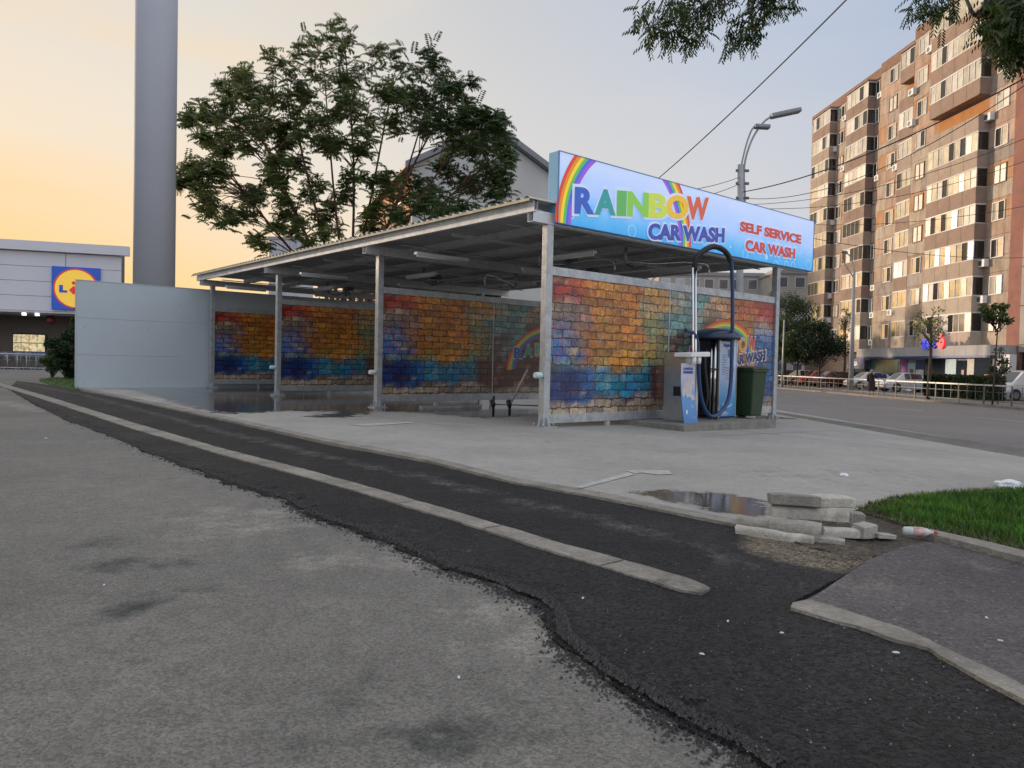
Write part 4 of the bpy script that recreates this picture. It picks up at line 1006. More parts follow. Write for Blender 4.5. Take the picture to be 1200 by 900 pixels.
pc = B().box(-4.45, -2.35, 4.85, 4.98, 1.0, 2.35).obj('poster_case', blackm, sm)
lm = mat('lit_poster_paper', (.62, .45, .26), .5, 0, .85, 4.5, emit=.9)
for j in range(8):
    x_ = -4.38+(j % 4)*.5; z_ = 1.07+(j//4)*.62; B().box(x_, x_+.46, 4.82, 4.845, z_, z_+.57).obj('poster', lm, pc)
for x_ in (-2.5, -1.75):
    l_ = B().box(x_, x_+.22, -.02, .2, 3.42, 3.60).obj('spot_lamp', mat('spot_lamp_lit', (.9, .9, .85), .4, emit=1.6), sm)
B().lathe([(.02, -.3), (.25, -.2), (.3, 0), (.2, .25), (.02, .3)], (-1.1, 1.0, 3.2), 14).obj('ceiling_device', mat('dark_red_device', (.12, .02, .015), .5), sm)
# logo board
lg = thing('store_sign', 'square blue sign with a yellow disc ringed in red on the supermarket fascia', 'sign', W0, SR)
lx0, lx1, lz0, lz1 = -.75, 2.10, 3.88, 6.72
blu = flat('logo_blue', (.01, .07, .40), .25); yl = flat('logo_yellow', (.80, .50, .05), .45); rdm = flat('logo_red', (.6, .03, .02), .35)
B().box(lx0, lx1, -.22, -.02, lz0, lz1).obj('board', blu, lg, bevel=.02)
cx_, cz_ = (lx0+lx1)/2, (lz0+lz1)/2
def disc(r0, r1, y_, m, nm, n=48):
    if r0 == 0: vs = [(cx_+r1*math.cos(2*math.pi*i/n), y_, cz_+r1*math.sin(2*math.pi*i/n)) for i in range(n)]; fs = [tuple(range(n))]
    else:
        vs = [(cx_+r_*math.cos(2*math.pi*i/n), y_, cz_+r_*math.sin(2*math.pi*i/n)) for i in range(n) for r_ in (r0, r1)]; fs = [(2*i, 2*i+1, (2*i+3) % (2*n), (2*i+2) % (2*n)) for i in range(n)]
    B().add(vs, fs).obj(nm, m, lg)
disc(1.24, 1.33, -.226, rdm, 'ring'); disc(0, 1.235, -.228, yl, 'disc')
for ch, x_, w_, h_ in (('L', cx_-.98, .48, .50), ('D', cx_+.20, .46, .50), ('L', cx_+.74, .34, .50)):
    t_ = text_b(ch, w_, h_, .09); B().add([v_+Vector((x_, -.232, cz_-.30)) for v_ in t_.v], t_.f).obj('letter', blu, lg)
B().add([(cx_-.13+.12*math.cos(i*.52), -.234, cz_+.36+.12*math.sin(i*.52)) for i in range(12)], [tuple(range(12))]).obj('dot', rdm, lg)
B().add([(cx_-.13, -.234, cz_-.42), (cx_+.15, -.234, cz_-.12), (cx_-.13, -.234, cz_+.18), (cx_-.41, -.234, cz_-.12)], [(0, 1, 2, 3)]).obj('letter', rdm, lg)

# trolley railing and trolleys
rl = thing('trolley_railing', 'silver tubular railing of the trolley bay before the supermarket', 'railing', at(20, 433, 42.5).xy.to_3d(), R(8))
b = B().tube([(-6, 0, .9), (2.6, 0, .9)], .03, 8); b.obj('top_rail', galv, rl)
B().tube([(-6, 0, .12), (2.6, 0, .12)], .025, 8).obj('bottom_rail', galv, rl)
for j in range(18): B().tube([(-6+j*.5, 0, 0), (-6+j*.5, 0, .9)], .02, 6).obj('baluster', galv, rl)
wire = mat('trolley_wire', (.32, .34, .38), .35, .8, .1)
tr = thing('shopping_trolley', 'wire shopping trolley nested in the row behind the railing', 'trolley', at(25, 430, 44).xy.to_3d(), R(60), 'shopping trolleys in the bay')
b = B(); tp = [(-.28, -.45), (.28, -.45), (.24, .45), (-.24, .45)]; bt_ = [(-.2, -.35), (.2, -.35), (.18, .4), (-.18, .4)]
for z_, P_ in ((.98, tp), (.78, [(a*.5+c*.5, d*.5+e_*.5) for (a, d), (c, e_) in zip(tp, bt_)]), (.55, bt_)):
    b.tube([(x_, y_, z_) for x_, y_ in P_+[P_[0]]], .012, 5)
for j in range(4):
    for t in (0, .25, .5, .75):
        a_, c_ = Vector(tp[j]).lerp(Vector(tp[(j+1) % 4]), t), Vector(bt_[j]).lerp(Vector(bt_[(j+1) % 4]), t); b.tube([(a_.x, a_.y, .98), (c_.x, c_.y, .55)], .006, 4)
b.obj('basket', wire, tr)
b = B()
for s in (-1, 1): b.tube([(s*.25, -.48, 1.0), (s*.24, -.35, .2), (s*.2, .4, .15)], .014, 5)
b.obj('frame', wire, tr)
B().tube([(-.28, -.52, 1.02), (.28, -.52, 1.02)], .02, 6).obj('handle', mat('trolley_handle', (.02, .05, .25), .4), tr)
for sx_ in (-.2, .2):
    for sy_ in (-.33, .36): B().tube([(sx_-.015, sy_, .06), (sx_+.015, sy_, .06)], .06, 10).obj('castor', blackm, tr)
for j in range(1, 14):
    p = at(25, 430, 44); dup(tr, (p.x-4+j*.42, p.y+.25*math.sin(j*2.1), 0), R(60+4*math.sin(j*3)))

# ------------------------------------------------------------------ foliage
lm_, ln_, ll_, lb_ = nt('tree_leaves')
a = attr_node(ln_, 'Col'); ll_.new(a.outputs['Color'], lb_.inputs['Base Color']); lb_.inputs['Roughness'].default_value = .5; lb_.inputs['Specular IOR Level'].default_value = .35
trn = ln_.new('ShaderNodeBsdfTranslucent'); ll_.new(a.outputs['Color'], trn.inputs['Color'])
mxs = ln_.new('ShaderNodeMixShader'); mxs.inputs[0].default_value = .35; ll_.new(lb_.outputs[0], mxs.inputs[1]); ll_.new(trn.outputs[0], mxs.inputs[2]); ll_.new(mxs.outputs[0], ln_['Material Output'].inputs[0]) if False else None
ll_.new(mxs.outputs[0], [x for x in ln_ if x.type == 'OUTPUT_MATERIAL'][0].inputs[0])
bark = mat('bark_brown', (.055, .042, .034), .9, 0, .35, 14, .6, 30)
bark_red = mat('bark_reddish', (.10, .05, .035), .9, 0, .35, 14, .6, 30)
def rv(rnd, s=1): return Vector((rnd.gauss(0, s), rnd.gauss(0, s), rnd.gauss(0, s)))
def pinnate(b, base, dirv, L, nl, lw, ll, rnd, col):
    """one feathered leaf: arching midrib with hanging leaflets"""
    d = dirv.normalized(); side = d.cross(Vector((0, 0, 1)))
    side = side.normalized() if side.length > .01 else Vector((1, 0, 0)); p = base.copy(); st_ = L/nl
    for i in range(nl):
        d = (d + Vector((0, 0, -.12))).normalized(); q = p + d*st_
        for s in (-1, 1):
            t = (side*s + d*.5 + Vector((0, 0, -.55-.3*rnd.random()))).normalized(); w = d.cross(t); w = d*lw
            k = rnd.uniform(.75, 1.3); c = tuple(x*k for x in col); l_ = ll*(1-.35*abs(i/nl-.4))
            b.add([p, p+t*l_*.5-w*.5, p+t*l_, p+t*l_*.5+w*.5], [(0, 1, 2, 3)], col=c)
        p = q
def leafy(b, c, r, n, s, rnd, col, flat_=.8, droop=.2):
    for _ in range(n):
        u_ = rv(rnd).normalized()*r*(rnd.random()**.45); u_.z *= flat_; p = c+u_
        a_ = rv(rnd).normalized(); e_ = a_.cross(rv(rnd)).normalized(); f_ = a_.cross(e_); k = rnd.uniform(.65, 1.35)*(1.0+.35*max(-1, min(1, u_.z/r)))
        s2 = s*rnd.uniform(.7, 1.3)
        b.add([p-e_*s2*.5, p+f_*s2*.32, p+e_*s2*.5, p-f_*s2*.32], [(0, 1, 2, 3)], col=tuple(x*k for x in col))

# the big feathery tree behind the canopy
rnd = random.Random(21); TY = 31.5
spots = [(388,34,12),(402,42,13),(366,48,10),(352,60,9),(376,62,12),(398,64,13),(318,64,9),(328,78,11),(345,86,13),(440,60,12),(458,66,13),(474,80,12),(500,60,12),(512,74,13),(490,84,12),(520,92,11),(536,98,7),
 (279,92,9),(294,98,12),(314,104,14),(270,112,9),(425,80,13),(410,100,14),(385,95,14),(360,110,14),(335,118,12),(302,124,12),(222,141,8),(240,135,12),(262,132,11),(276,144,9),(298,146,13),(256,152,9),
 (320,150,15),(342,146,13),(290,170,12),(262,168,9),(244,166,9),(330,176,12),(316,196,11),(212,206,8),(228,198,10),(246,194,12),(264,206,12),(250,222,14),(228,216,8),(244,244,12),(262,256,10),(284,250,12),(300,236,14),(298,280,9),(286,226,11),
 (368,140,14),(392,128,13),(418,130,13),(446,112,14),(470,108,13),(496,112,14),(520,118,12),(432,150,13),(460,140,13),(486,140,14),(508,138,12),(378,170,12),(402,165,11),(352,192,11),(348,160,10),(425,180,10),
 (560,134,12),(576,136,12),(588,150,11),(545,130,10),(530,146,15),(554,154,16),(580,170,12),(560,180,16),(540,170,14),(571,200,13),(586,214,10),(560,220,14),(536,208,15),(520,190,12),(584,238,7),(596,178,6),(590,196,7),
 (500,232,16),(522,242,16),(480,244,16),(460,224,14),(540,242,14),(510,262,12),(470,262,13),(490,214,13),(452,204,12),(440,250,10),(350,262,10),(376,250,10),(396,232,11),(370,216,11),(340,236,10),(324,214,11),(360,284,8),(380,276,9),(322,262,8),(410,206,9),(556,250,11),(445,270,10),(496,275,10)]
base = at(408, 400, TY); base.z = 0
tree = thing('feathery_tree', 'large spreading feather-leaved tree with many thin trunks behind the canopy', 'tree', base)
fol = B(); wood = B(); clumps = []
for px, py, r_ in spots:
    yy = TY + rnd.uniform(-3.2, 3.2); c = at(px+rnd.uniform(-2, 2), py+rnd.uniform(-2, 2), yy); clumps.append((c-base, r_*yy/F, px))
    if py > 90:
        for _ in range(2):
            yy2 = TY + rnd.uniform(-3, 3); c = at(px+rnd.uniform(-17, 17)*(1 if 240 < px < 570 else .5), py+rnd.uniform(-13, 13), yy2); clumps.append((c-base, r_*.75*yy2/F, px))
limbs = []
for i in range(11):
    a_ = -1.15+2.3*i/10; tip = Vector((7.0*math.sin(a_)*1.0, rnd.uniform(-2, 2), 5.5+8.2*math.cos(a_*.85)))
    st0 = Vector((rnd.uniform(-.35, .35)+.25*math.sin(a_), rnd.uniform(-.2, .2), 0)); k1 = Vector((.8*math.sin(a_), rnd.uniform(-.3, .3), 3.2))
    pts = smooth_path([st0, k1, k1.lerp(tip, .5)+rv(rnd, .25)+Vector((0, 0, .5)), tip], 7); limbs.append(pts)
    n_ = len(pts); wood.tube(pts, [.085*(1-j/n_)+.014 for j in range(n_)], 7)
for c, r_, px in clumps:
    best = None
    for pts in limbs:
        for j in range(7, len(pts)):
            q = pts[j]; dz_ = c.z-q.z; dd = (c-q).length + (2.5 if dz_ < .2 else 0)
            if best is None or dd < best[0]: best = (dd, q)
    q = best[1]; mid_ = q.lerp(c, .5)+Vector((0, 0, .18*(c-q).length))*.6+rv(rnd, .08)
    wood.tube(smooth_path([q, mid_, c], 4), [.024-.0018*j for j in range(9)], 5, cap=False)
    nl_ = int(19+r_*22)
    for _ in range(nl_):
        dv = rv(rnd); dv.z = abs(dv.z)*.6; dv = dv.normalized(); o_ = c + rv(rnd, r_*.52)
        hue = rnd.random(); hgt = (c.z-9)/6
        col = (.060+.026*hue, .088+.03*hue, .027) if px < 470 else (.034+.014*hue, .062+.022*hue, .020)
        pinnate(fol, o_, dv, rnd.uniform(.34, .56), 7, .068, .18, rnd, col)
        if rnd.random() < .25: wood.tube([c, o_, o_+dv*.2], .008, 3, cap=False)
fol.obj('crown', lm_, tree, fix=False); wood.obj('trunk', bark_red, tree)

# street tree whose boughs hang into the top of the view
ob = Vector((7.2, 5.2, 0)); ob.z = gz(ob.x, ob.y)
ot = thing('overhanging_tree', 'leafy boughs hanging in from above at the top right', 'tree', ob)
fol = B(); wood = B(); rnd = random.Random(8); OY = 5.2
B_ = [(752,22,5.0),(765,34,5.1),(780,20,5.2),(778,46,5.0),(796,12,5.1),(800,34,5.0),(812,22,5.3),(826,10,5.1),(838,18,5.2),(786,52,5.1),(820,38,5.2),(848,6,5.3),(806,56,5.0),
      (878,28,5.0),(888,44,5.1),(874,56,5.0),(884,12,5.2),(900,22,5.1),(914,10,5.2),(930,6,5.2),(892,4,5.1),(866,48,5.1)]
B2 = [(1078,3,5.4),(1092,6,5.4),(1104,12,5.3),(1168,10,5.2),(1182,20,5.2),(1190,34,5.1),(1178,40,5.2),(1172,26,5.2),(1186,52,5.1),(1196,60,5.1),(1200,44,5.0),(1210,30,5.2),(1172,4,5.1),(1184,6,5.0),(1190,16,5.0),(1176,16,5.0),(1188,26,5.0),(1180,30,4.9),(1192,42,4.9),(1184,58,5.0),(1196,30,4.9),(1170,34,5.1),(1190,66,5.1),(1158,6,5.2),(1220,55,5.1),(1160,22,5.3),(1196,10,5.2),(1214,8,5.2),(1198,22,5.2)]
hub1 = at(905, -150, 5.2)-ob; hub2 = at(1230, -70, 5.4)-ob; top = Vector((-.3, .1, 6.2))
trunk = smooth_path([(0, 0, 0), (.05, 0, 2.4), (-.05, .05, 4.4), top], 6); wood.tube(trunk, [.2-.005*j for j in range(len(trunk))], 12)
br1 = smooth_path([(-.05, .05, 4.4), (-1.6, .1, 5.2), hub1+Vector((1.6, 0, .15)), hub1], 8); wood.tube(br1, [.09-.0026*j for j in range(len(br1))], 8)
br2 = smooth_path([(.02, 0, 3.2), (-.9, .1, 3.9), hub2, at(1152, 16, 5.3)-ob, at(1128, -6, 5.4)-ob, at(1092, -12, 5.4)-ob], 6); wood.tube(br2, [.034-.0010*j for j in range(len(br2))], 7)
for lst, br in ((B_, br1), (B2, br2)):
    for px, py, yy in lst:
        c = at(px, py-(13 if lst is B_ else 2), yy)-ob; q = min(br, key=lambda p_: (p_-c).length)
        if lst is B_: q = br1[-1-rnd.randrange(8)]
        m_ = q.lerp(c, .6)+Vector((0, 0, .12)); wood.tube(smooth_path([q, m_, c], 4), [.012-.001*j for j in range(9)], 5, cap=False)
        for _ in range(15 if lst is B_ else 20):
            dv = Vector((rnd.gauss(-.1, .8), rnd.gauss(0, .8), rnd.gauss(-.5, .5))).normalized()
            k = rnd.random(); pinnate(fol, c+rv(rnd, .045), dv, rnd.uniform(.10, .16), 6, .019, .042, rnd, (.026+.014*k, .048+.02*k, .013))
for _ in range(150):
    a_ = rnd.uniform(0, 6.28); c = Vector((rnd.gauss(-1.5, 1.6), rnd.gauss(0, 1.2), rnd.uniform(5.3, 7.6)))
    w_ = c+ob
    if (CM.transposed() @ (w_-CAMP)).z < 0:
        cc = CM.transposed() @ (w_-CAMP)
        if 450-F*cc.y/(-cc.z) > -60: continue
    q = min(br1+trunk, key=lambda p_: (p_-c).length); wood.tube([q, q.lerp(c, .5)+Vector((0, 0, .1)), c], .012, 4, cap=False)
    for _ in range(14):
        pinnate(fol, c+rv(rnd, .15), rv(rnd), rnd.uniform(.14, .22), 6, .02, .05, rnd, (.03, .055, .015))
fol.obj('crown', lm_, ot, fix=False); wood.obj('trunk', bark, ot)

def bushy(name, label, cat, loc, H, r_, trunk_h, n, s, col, seed, group=None, base_z=None, squash=1.0, clumps_n=26):
    rnd = random.Random(seed); t = thing(name, label, cat, loc, 0, group)
    fol = B(); wood = B(); ch = H-trunk_h
    top = Vector((rnd.uniform(-.2, .2), rnd.uniform(-.2, .2), H-ch*.35)); wood.tube(smooth_path([(0, 0, 0), (rnd.uniform(-.1, .1), 0, trunk_h), top], 5), [(.035*H**.7 if r_ > 1 else .012*H**.8)*(1-.07*j) for j in range(11)], 7)
    for i in range(clumps_n):
        d = rv(rnd).normalized(); f_ = rnd.uniform(.35, .85)
        c = Vector((d.x*r_*f_, d.y*r_*f_, trunk_h+ch/2+d.z*ch/2*f_*squash))
        wood.tube([Vector((0, 0, max(trunk_h*.7, c.z-.9*math.hypot(c.x, c.y)-.2))), c], [.03, .01], 4, cap=False)
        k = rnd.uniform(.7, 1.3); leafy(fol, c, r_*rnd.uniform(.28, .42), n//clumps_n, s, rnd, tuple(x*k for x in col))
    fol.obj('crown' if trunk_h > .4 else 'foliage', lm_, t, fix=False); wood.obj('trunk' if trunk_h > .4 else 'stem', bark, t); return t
def onst(px, y, l=None):      # foot on the ground at depth y in column px
    p = at(px, 400, y); return Vector((p.x, p.y, gz(p.x, p.y)))
fp = lambda px, y: onst(px, y)+Vector((0, 0, .1))
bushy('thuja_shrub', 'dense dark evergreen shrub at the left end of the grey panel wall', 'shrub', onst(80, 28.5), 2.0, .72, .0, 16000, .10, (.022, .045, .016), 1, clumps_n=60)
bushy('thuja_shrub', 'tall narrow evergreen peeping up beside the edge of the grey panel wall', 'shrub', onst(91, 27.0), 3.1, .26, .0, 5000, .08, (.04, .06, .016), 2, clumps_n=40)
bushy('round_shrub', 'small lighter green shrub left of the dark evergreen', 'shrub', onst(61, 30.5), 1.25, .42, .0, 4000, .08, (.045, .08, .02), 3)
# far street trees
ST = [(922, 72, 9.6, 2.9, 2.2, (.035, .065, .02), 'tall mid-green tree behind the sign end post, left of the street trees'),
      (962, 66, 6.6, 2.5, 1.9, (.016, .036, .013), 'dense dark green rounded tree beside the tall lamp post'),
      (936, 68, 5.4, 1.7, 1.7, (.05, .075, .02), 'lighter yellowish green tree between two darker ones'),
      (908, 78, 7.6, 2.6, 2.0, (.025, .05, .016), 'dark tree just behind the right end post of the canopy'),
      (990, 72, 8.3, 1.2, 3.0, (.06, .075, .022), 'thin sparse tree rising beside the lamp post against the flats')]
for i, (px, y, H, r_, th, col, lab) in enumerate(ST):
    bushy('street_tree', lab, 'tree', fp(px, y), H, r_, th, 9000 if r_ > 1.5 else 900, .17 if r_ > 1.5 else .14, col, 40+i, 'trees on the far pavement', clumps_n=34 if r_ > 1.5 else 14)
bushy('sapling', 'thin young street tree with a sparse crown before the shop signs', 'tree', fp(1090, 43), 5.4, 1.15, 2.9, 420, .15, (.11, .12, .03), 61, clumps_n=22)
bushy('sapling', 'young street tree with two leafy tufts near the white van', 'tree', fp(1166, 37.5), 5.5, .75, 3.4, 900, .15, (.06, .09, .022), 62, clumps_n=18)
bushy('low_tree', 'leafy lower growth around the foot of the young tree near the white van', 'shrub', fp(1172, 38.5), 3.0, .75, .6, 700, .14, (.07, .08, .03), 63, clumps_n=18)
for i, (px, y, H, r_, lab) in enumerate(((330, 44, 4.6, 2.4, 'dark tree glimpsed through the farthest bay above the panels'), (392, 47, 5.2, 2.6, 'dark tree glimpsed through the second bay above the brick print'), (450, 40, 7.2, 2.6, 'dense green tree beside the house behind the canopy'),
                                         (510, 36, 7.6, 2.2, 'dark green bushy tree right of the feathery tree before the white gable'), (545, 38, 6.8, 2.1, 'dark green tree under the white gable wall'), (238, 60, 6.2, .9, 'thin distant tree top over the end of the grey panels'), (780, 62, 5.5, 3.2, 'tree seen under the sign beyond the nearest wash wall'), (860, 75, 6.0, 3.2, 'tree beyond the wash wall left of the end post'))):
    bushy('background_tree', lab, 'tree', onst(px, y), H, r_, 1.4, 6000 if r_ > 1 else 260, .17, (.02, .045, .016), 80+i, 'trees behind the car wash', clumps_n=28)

# ------------------------------------------------------------------ gabled house and far blocks
hb = at(480, 400, 43); hb.z = 0; HR = R(21)
hs = thing('gabled_house', 'tall white gabled house with orange sunlit side behind the tree', 'house', hb, HR)
plas = mat('white_plaster', (.50, .50, .48), .8, 0, .08, .5, dirt=.12); orw = mat('orange_brick_side', (.62, .20, .07), .8, 0, .3, 1.5)
HW, HD, HE, HP = 9.3, 16, 12.1, 14.7
B().prism([(0, 0), (HW, 0), (HW, HE), (HW/2, HP), (0, HE)], 'y', 0, .3).obj('gable_wall', plas, hs)
B().box(-.02, .25, .302, HD, 0, HE-.02).obj('side_wall', orw, hs)
B().box(HW-.25, HW, .302, HD, 0, HE-.02).obj('side_wall', plas, hs)
rfm = mat('house_roof_grey', (.20, .21, .23), .6, 0, .15, 2)
for s in (0, 1):
    x0_, x1_ = (-.55, HW/2) if s == 0 else (HW+.55, HW/2); sl = (HP-HE)/(HW/2); z0_ = HE-.55*sl
    B().add([(x0_, -.5, z0_+.05), (x1_, -.5, HP+.05), (x1_, HD, HP+.05), (x0_, HD, z0_+.05), (x0_, -.5, z0_+.4), (x1_, -.5, HP+.4), (x1_, HD, HP+.4), (x0_, HD, z0_+.4)],
            [(0, 3, 2, 1), (4, 5, 6, 7), (0, 1, 5, 4), (1, 2, 6, 5), (2, 3, 7, 6), (3, 0, 4, 7)]).obj('roof_slope', rfm, hs)
for j in range(4):
    for k in range(3):
        w_ = B().box(-.08, -.03, 2+j*3.4, 3.4+j*3.4, 3+k*3, 4.6+k*3).obj('window', mat('window_frame_white', (.6, .6, .58), .5), hs)
        B().box(-.10, -.081, 2.1+j*3.4, 3.3+j*3.4, 3.1+k*3, 4.5+k*3).obj('pane', mat('pane_dark', (.05, .045, .04), .08, .4), w_)

def simple_block(name, label, px, y, w_, H, d_, rot, m, rows, cols, cat='building'):
    p = at(px, 400, y); t = thing(name, label, cat, (p.x, p.y, gz(p.x, p.y)), rot)
    B().box(0, w_, 0, d_, 0, H).obj('wall', m, t); B().box(-.2, w_+.2, -.2, d_+.2, H+.002, H+.5).obj('roof', mat('flat_roof_grey', (.3, .29, .28), .8), t)
    fh = H/rows
    for r__ in range(rows):
        for c_ in range(cols):
            xw = w_*(c_+.5)/cols; f = B().box(xw-.7, xw+.7, -.06, -.002, r__*fh+fh*.35, r__*fh+fh*.85).obj('window', mat('window_frame_white', (.6, .6, .58), .5), t)
            B().box(xw-.6, xw+.6, -.075, -.061, r__*fh+fh*.38, r__*fh+fh*.82).obj('pane', mat('pane_dusk', (.22, .23, .26), .08, .5), f)
    return t
simple_block('distant_block', 'small pale block of flats far away over the canopy roof edge', 314, 150, 6.2, 24.5, 10, R(0), mat('block_pale', (.42, .40, .42), .8, 0, .1, .4), 8, 3)
simple_block('distant_block', 'long pale low building seen under the right end of the sign', 770, 112, 19, 15.2, 10, R(-3), mat('block_cream', (.40, .37, .33), .8, 0, .12, .3, dirt=.2), 5, 9)
simple_block('distant_block', 'pale building wing just left of the tower block behind the trees', 905, 104, 7, 14.8, 10, R(-3), mat('block_cream', (.40, .37, .33), .8, 0, .12, .3, dirt=.2), 5, 3)
# ------------------------------------------------------------------ tower block
GZF = -.52
ap = thing('apartment_block', 'ten-storey tan and pink panel apartment block glowing in evening light', 'apartment block', st(38, 0, GZF), SA)
am, an_, al_, ab_ = nt('facade_panel')
a = attr_node(an_, 'Col'); tc = an_.new('ShaderNodeTexCoord')
mp = an_.new('ShaderNodeMapping'); mp.inputs['Scale'].default_value = (1, 1, .35); al_.new(tc.outputs['Object'], mp.inputs[0])
q1 = an_.new('ShaderNodeTexNoise'); q1.inputs['Scale'].default_value = 1.6; q1.inputs['Detail'].default_value = 10; q1.inputs['Roughness'].default_value = .72; al_.new(mp.outputs[0], q1.inputs[0])
q2 = an_.new('ShaderNodeValToRGB'); q2.color_ramp.elements[0].position = .3; q2.color_ramp.elements[1].position = .6; q2.color_ramp.elements[0].color = (.58, .54, .52, 1); q2.color_ramp.elements[1].color = (1.08, 1.08, 1.08, 1); al_.new(q1.outputs[0], q2.inputs[0])
q3 = an_.new('ShaderNodeMixRGB'); q3.blend_type = 'MULTIPLY'; q3.inputs[0].default_value = 1; al_.new(a.outputs['Color'], q3.inputs[1]); al_.new(q2.outputs[0], q3.inputs[2]); al_.new(q3.outputs[0], ab_.inputs['Base Color']); ab_.inputs['Roughness'].default_value = .9
joint = mat('panel_joint_dark', (.09, .07, .06), .9)
ORA = (.46, .26, .14); PNK = (.45, .32, .24); BEI = (.42, .345, .265); GRY = (.35, .30, .26); LGT = (.46, .39, .31); RED = (.33, .17, .125)
FH = 2.7; Z0 = 3.6; NF = 10
rnd = random.Random(12)
def facade(x, y0, y1, tint=None, pw=1.55):
    b = B(); n_ = max(1, round((y1-y0)/pw)); dy = (y1-y0)/n_
    for k in range(NF):
        for half in (0, 1):
            za = Z0+k*FH+(0 if half == 0 else 1.2); zb = Z0+k*FH+(1.2 if half == 0 else FH); j = 0
            while j < n_:
                run = min(n_-j, rnd.choice((1, 2, 2, 3))); col = tint or (rnd.choice((BEI, LGT, PNK, GRY, BEI)) if half == 0 else rnd.choice((ORA, ORA, PNK, BEI, RED if rnd.random() < .2 else ORA)))
                low_ = max(0, 1-k/3.5); col = tuple(c_*(1-low_)+g*low_ for c_, g in zip(col, GRY if rnd.random() < .5 else BEI))
                f = rnd.uniform(.88, 1.1); ya, yb = y0+j*dy+.012, y0+(j+run)*dy-.012
                b.box(x-.02, x+.1, ya, yb, za+.012, zb-.012, col=tuple(c_*f for c_ in col)); j += run
    b.obj('facade_panels', am, ap)
    B().box(x+.02, x+11, y0, y1, 0, Z0+NF*FH+.9).obj('wall', joint, ap)
    B().box(x-.06, x+.3, y0, y1, Z0+NF*FH+.01, Z0+NF*FH+.95).obj('roof_parapet', mat('parapet_brown', (.25, .15, .11), .9, 0, .2, 1.5, dirt=.3), ap)
ds_ = lambda l, px: sd(l, px-5)
dC0, dC1 = ds_(38, 1184), ds_(38, 1062); dB1 = ds_(39.2, 1024); dA1 = ds_(39.6, 946)
facade(0, dC0, dC1); facade(1.2, dC1, dB1); facade(1.6, dB1, dA1)
# end face towards us of C
wf = mat('window_frame_white', (.6, .6, .58), .5); wbr = mat('window_frame_brown', (.16, .08, .05), .6)
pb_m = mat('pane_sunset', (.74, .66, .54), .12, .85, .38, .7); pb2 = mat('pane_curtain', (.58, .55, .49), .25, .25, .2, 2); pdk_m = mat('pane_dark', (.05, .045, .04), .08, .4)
def window_meshes():
    out = []
    for i in range(6):
        b = B(); w_, h_ = 1.35, 1.4
        for (a0, a1, c0, c1) in ((-w_/2, w_/2, 0, .07), (-w_/2, w_/2, h_-.07, h_), (-w_/2, -w_/2+.07, .07, h_-.07), (w_/2-.07, w_/2, .07, h_-.07), (-.03, .03, .07, h_-.07)):
            b.box(-.09, -.022, a0, a1, c0, c1)
        fr = b.obj('window', wf if i != 4 else wbr)
        b = B(); sides = [(-w_/2+.071, -.031), (.031, w_/2-.071)]
        m = [pb_m, pb2, pdk_m][(i) % 3]
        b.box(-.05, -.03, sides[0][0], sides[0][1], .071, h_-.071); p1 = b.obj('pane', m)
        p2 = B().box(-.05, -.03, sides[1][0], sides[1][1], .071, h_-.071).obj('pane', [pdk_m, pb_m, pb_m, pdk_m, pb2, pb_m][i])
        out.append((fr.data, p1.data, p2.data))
        for o in (fr, p1, p2): bpy.data.objects.remove(o)
    return out
WM = window_meshes()
def child(name, me, parent, loc=(0, 0, 0)):
    o = bpy.data.objects.new(name, me); COL.objects.link(o); o.parent = parent; o.location = loc; return o
def window(x, y, z, i, root):
    f = child('window', WM[i][0], root, (x, y, z)); child('pane', WM[i][1], f); child('pane', WM[i][2], f)
acb = B().box(-.42, -.06, -.4, .4, 0, .55); aco = acb.obj('air_conditioner', whitep, bevel=.02); acm = aco.data; bpy.data.objects.remove(aco)
fb_ = B().lathe([(.2, 0), (.2, .01)], (-.422, .08, .28), 16, M=Matrix.Rotation(R(-90), 3, 'Y')).obj('fan_grille', galv_dark); fbm = fb_.data; bpy.data.objects.remove(fb_)
def aircon(x, y, z, root):
    o = child('air_conditioner', acm, root, (x, y, z)); child('fan_grille', fbm, o)
cols = [(1.6, 980), (1.6, 1019), (1.2, 1039), (0, 1072.5), (0, 1166)]
for x, px in cols:
    y = ds_(38+x, px)
    for k in range(NF):
        window(x, y, Z0+k*FH+1.05, rnd.randrange(6), ap)
        if rnd.random() < (.7 if px in (1019, 980) else .3): aircon(x, y+rnd.choice((-1.25, 1.2)), Z0+k*FH+.5, ap)
balm = [mat('balcony_panel_%d' % i, c, .9, 0, .14, 1.2, dirt=.45) for i, c in enumerate(((.30, .215, .165), (.38, .30, .235), (.44, .37, .29)))]
fr2 = mat('glazing_frame_grey', (.45, .44, .41), .5)
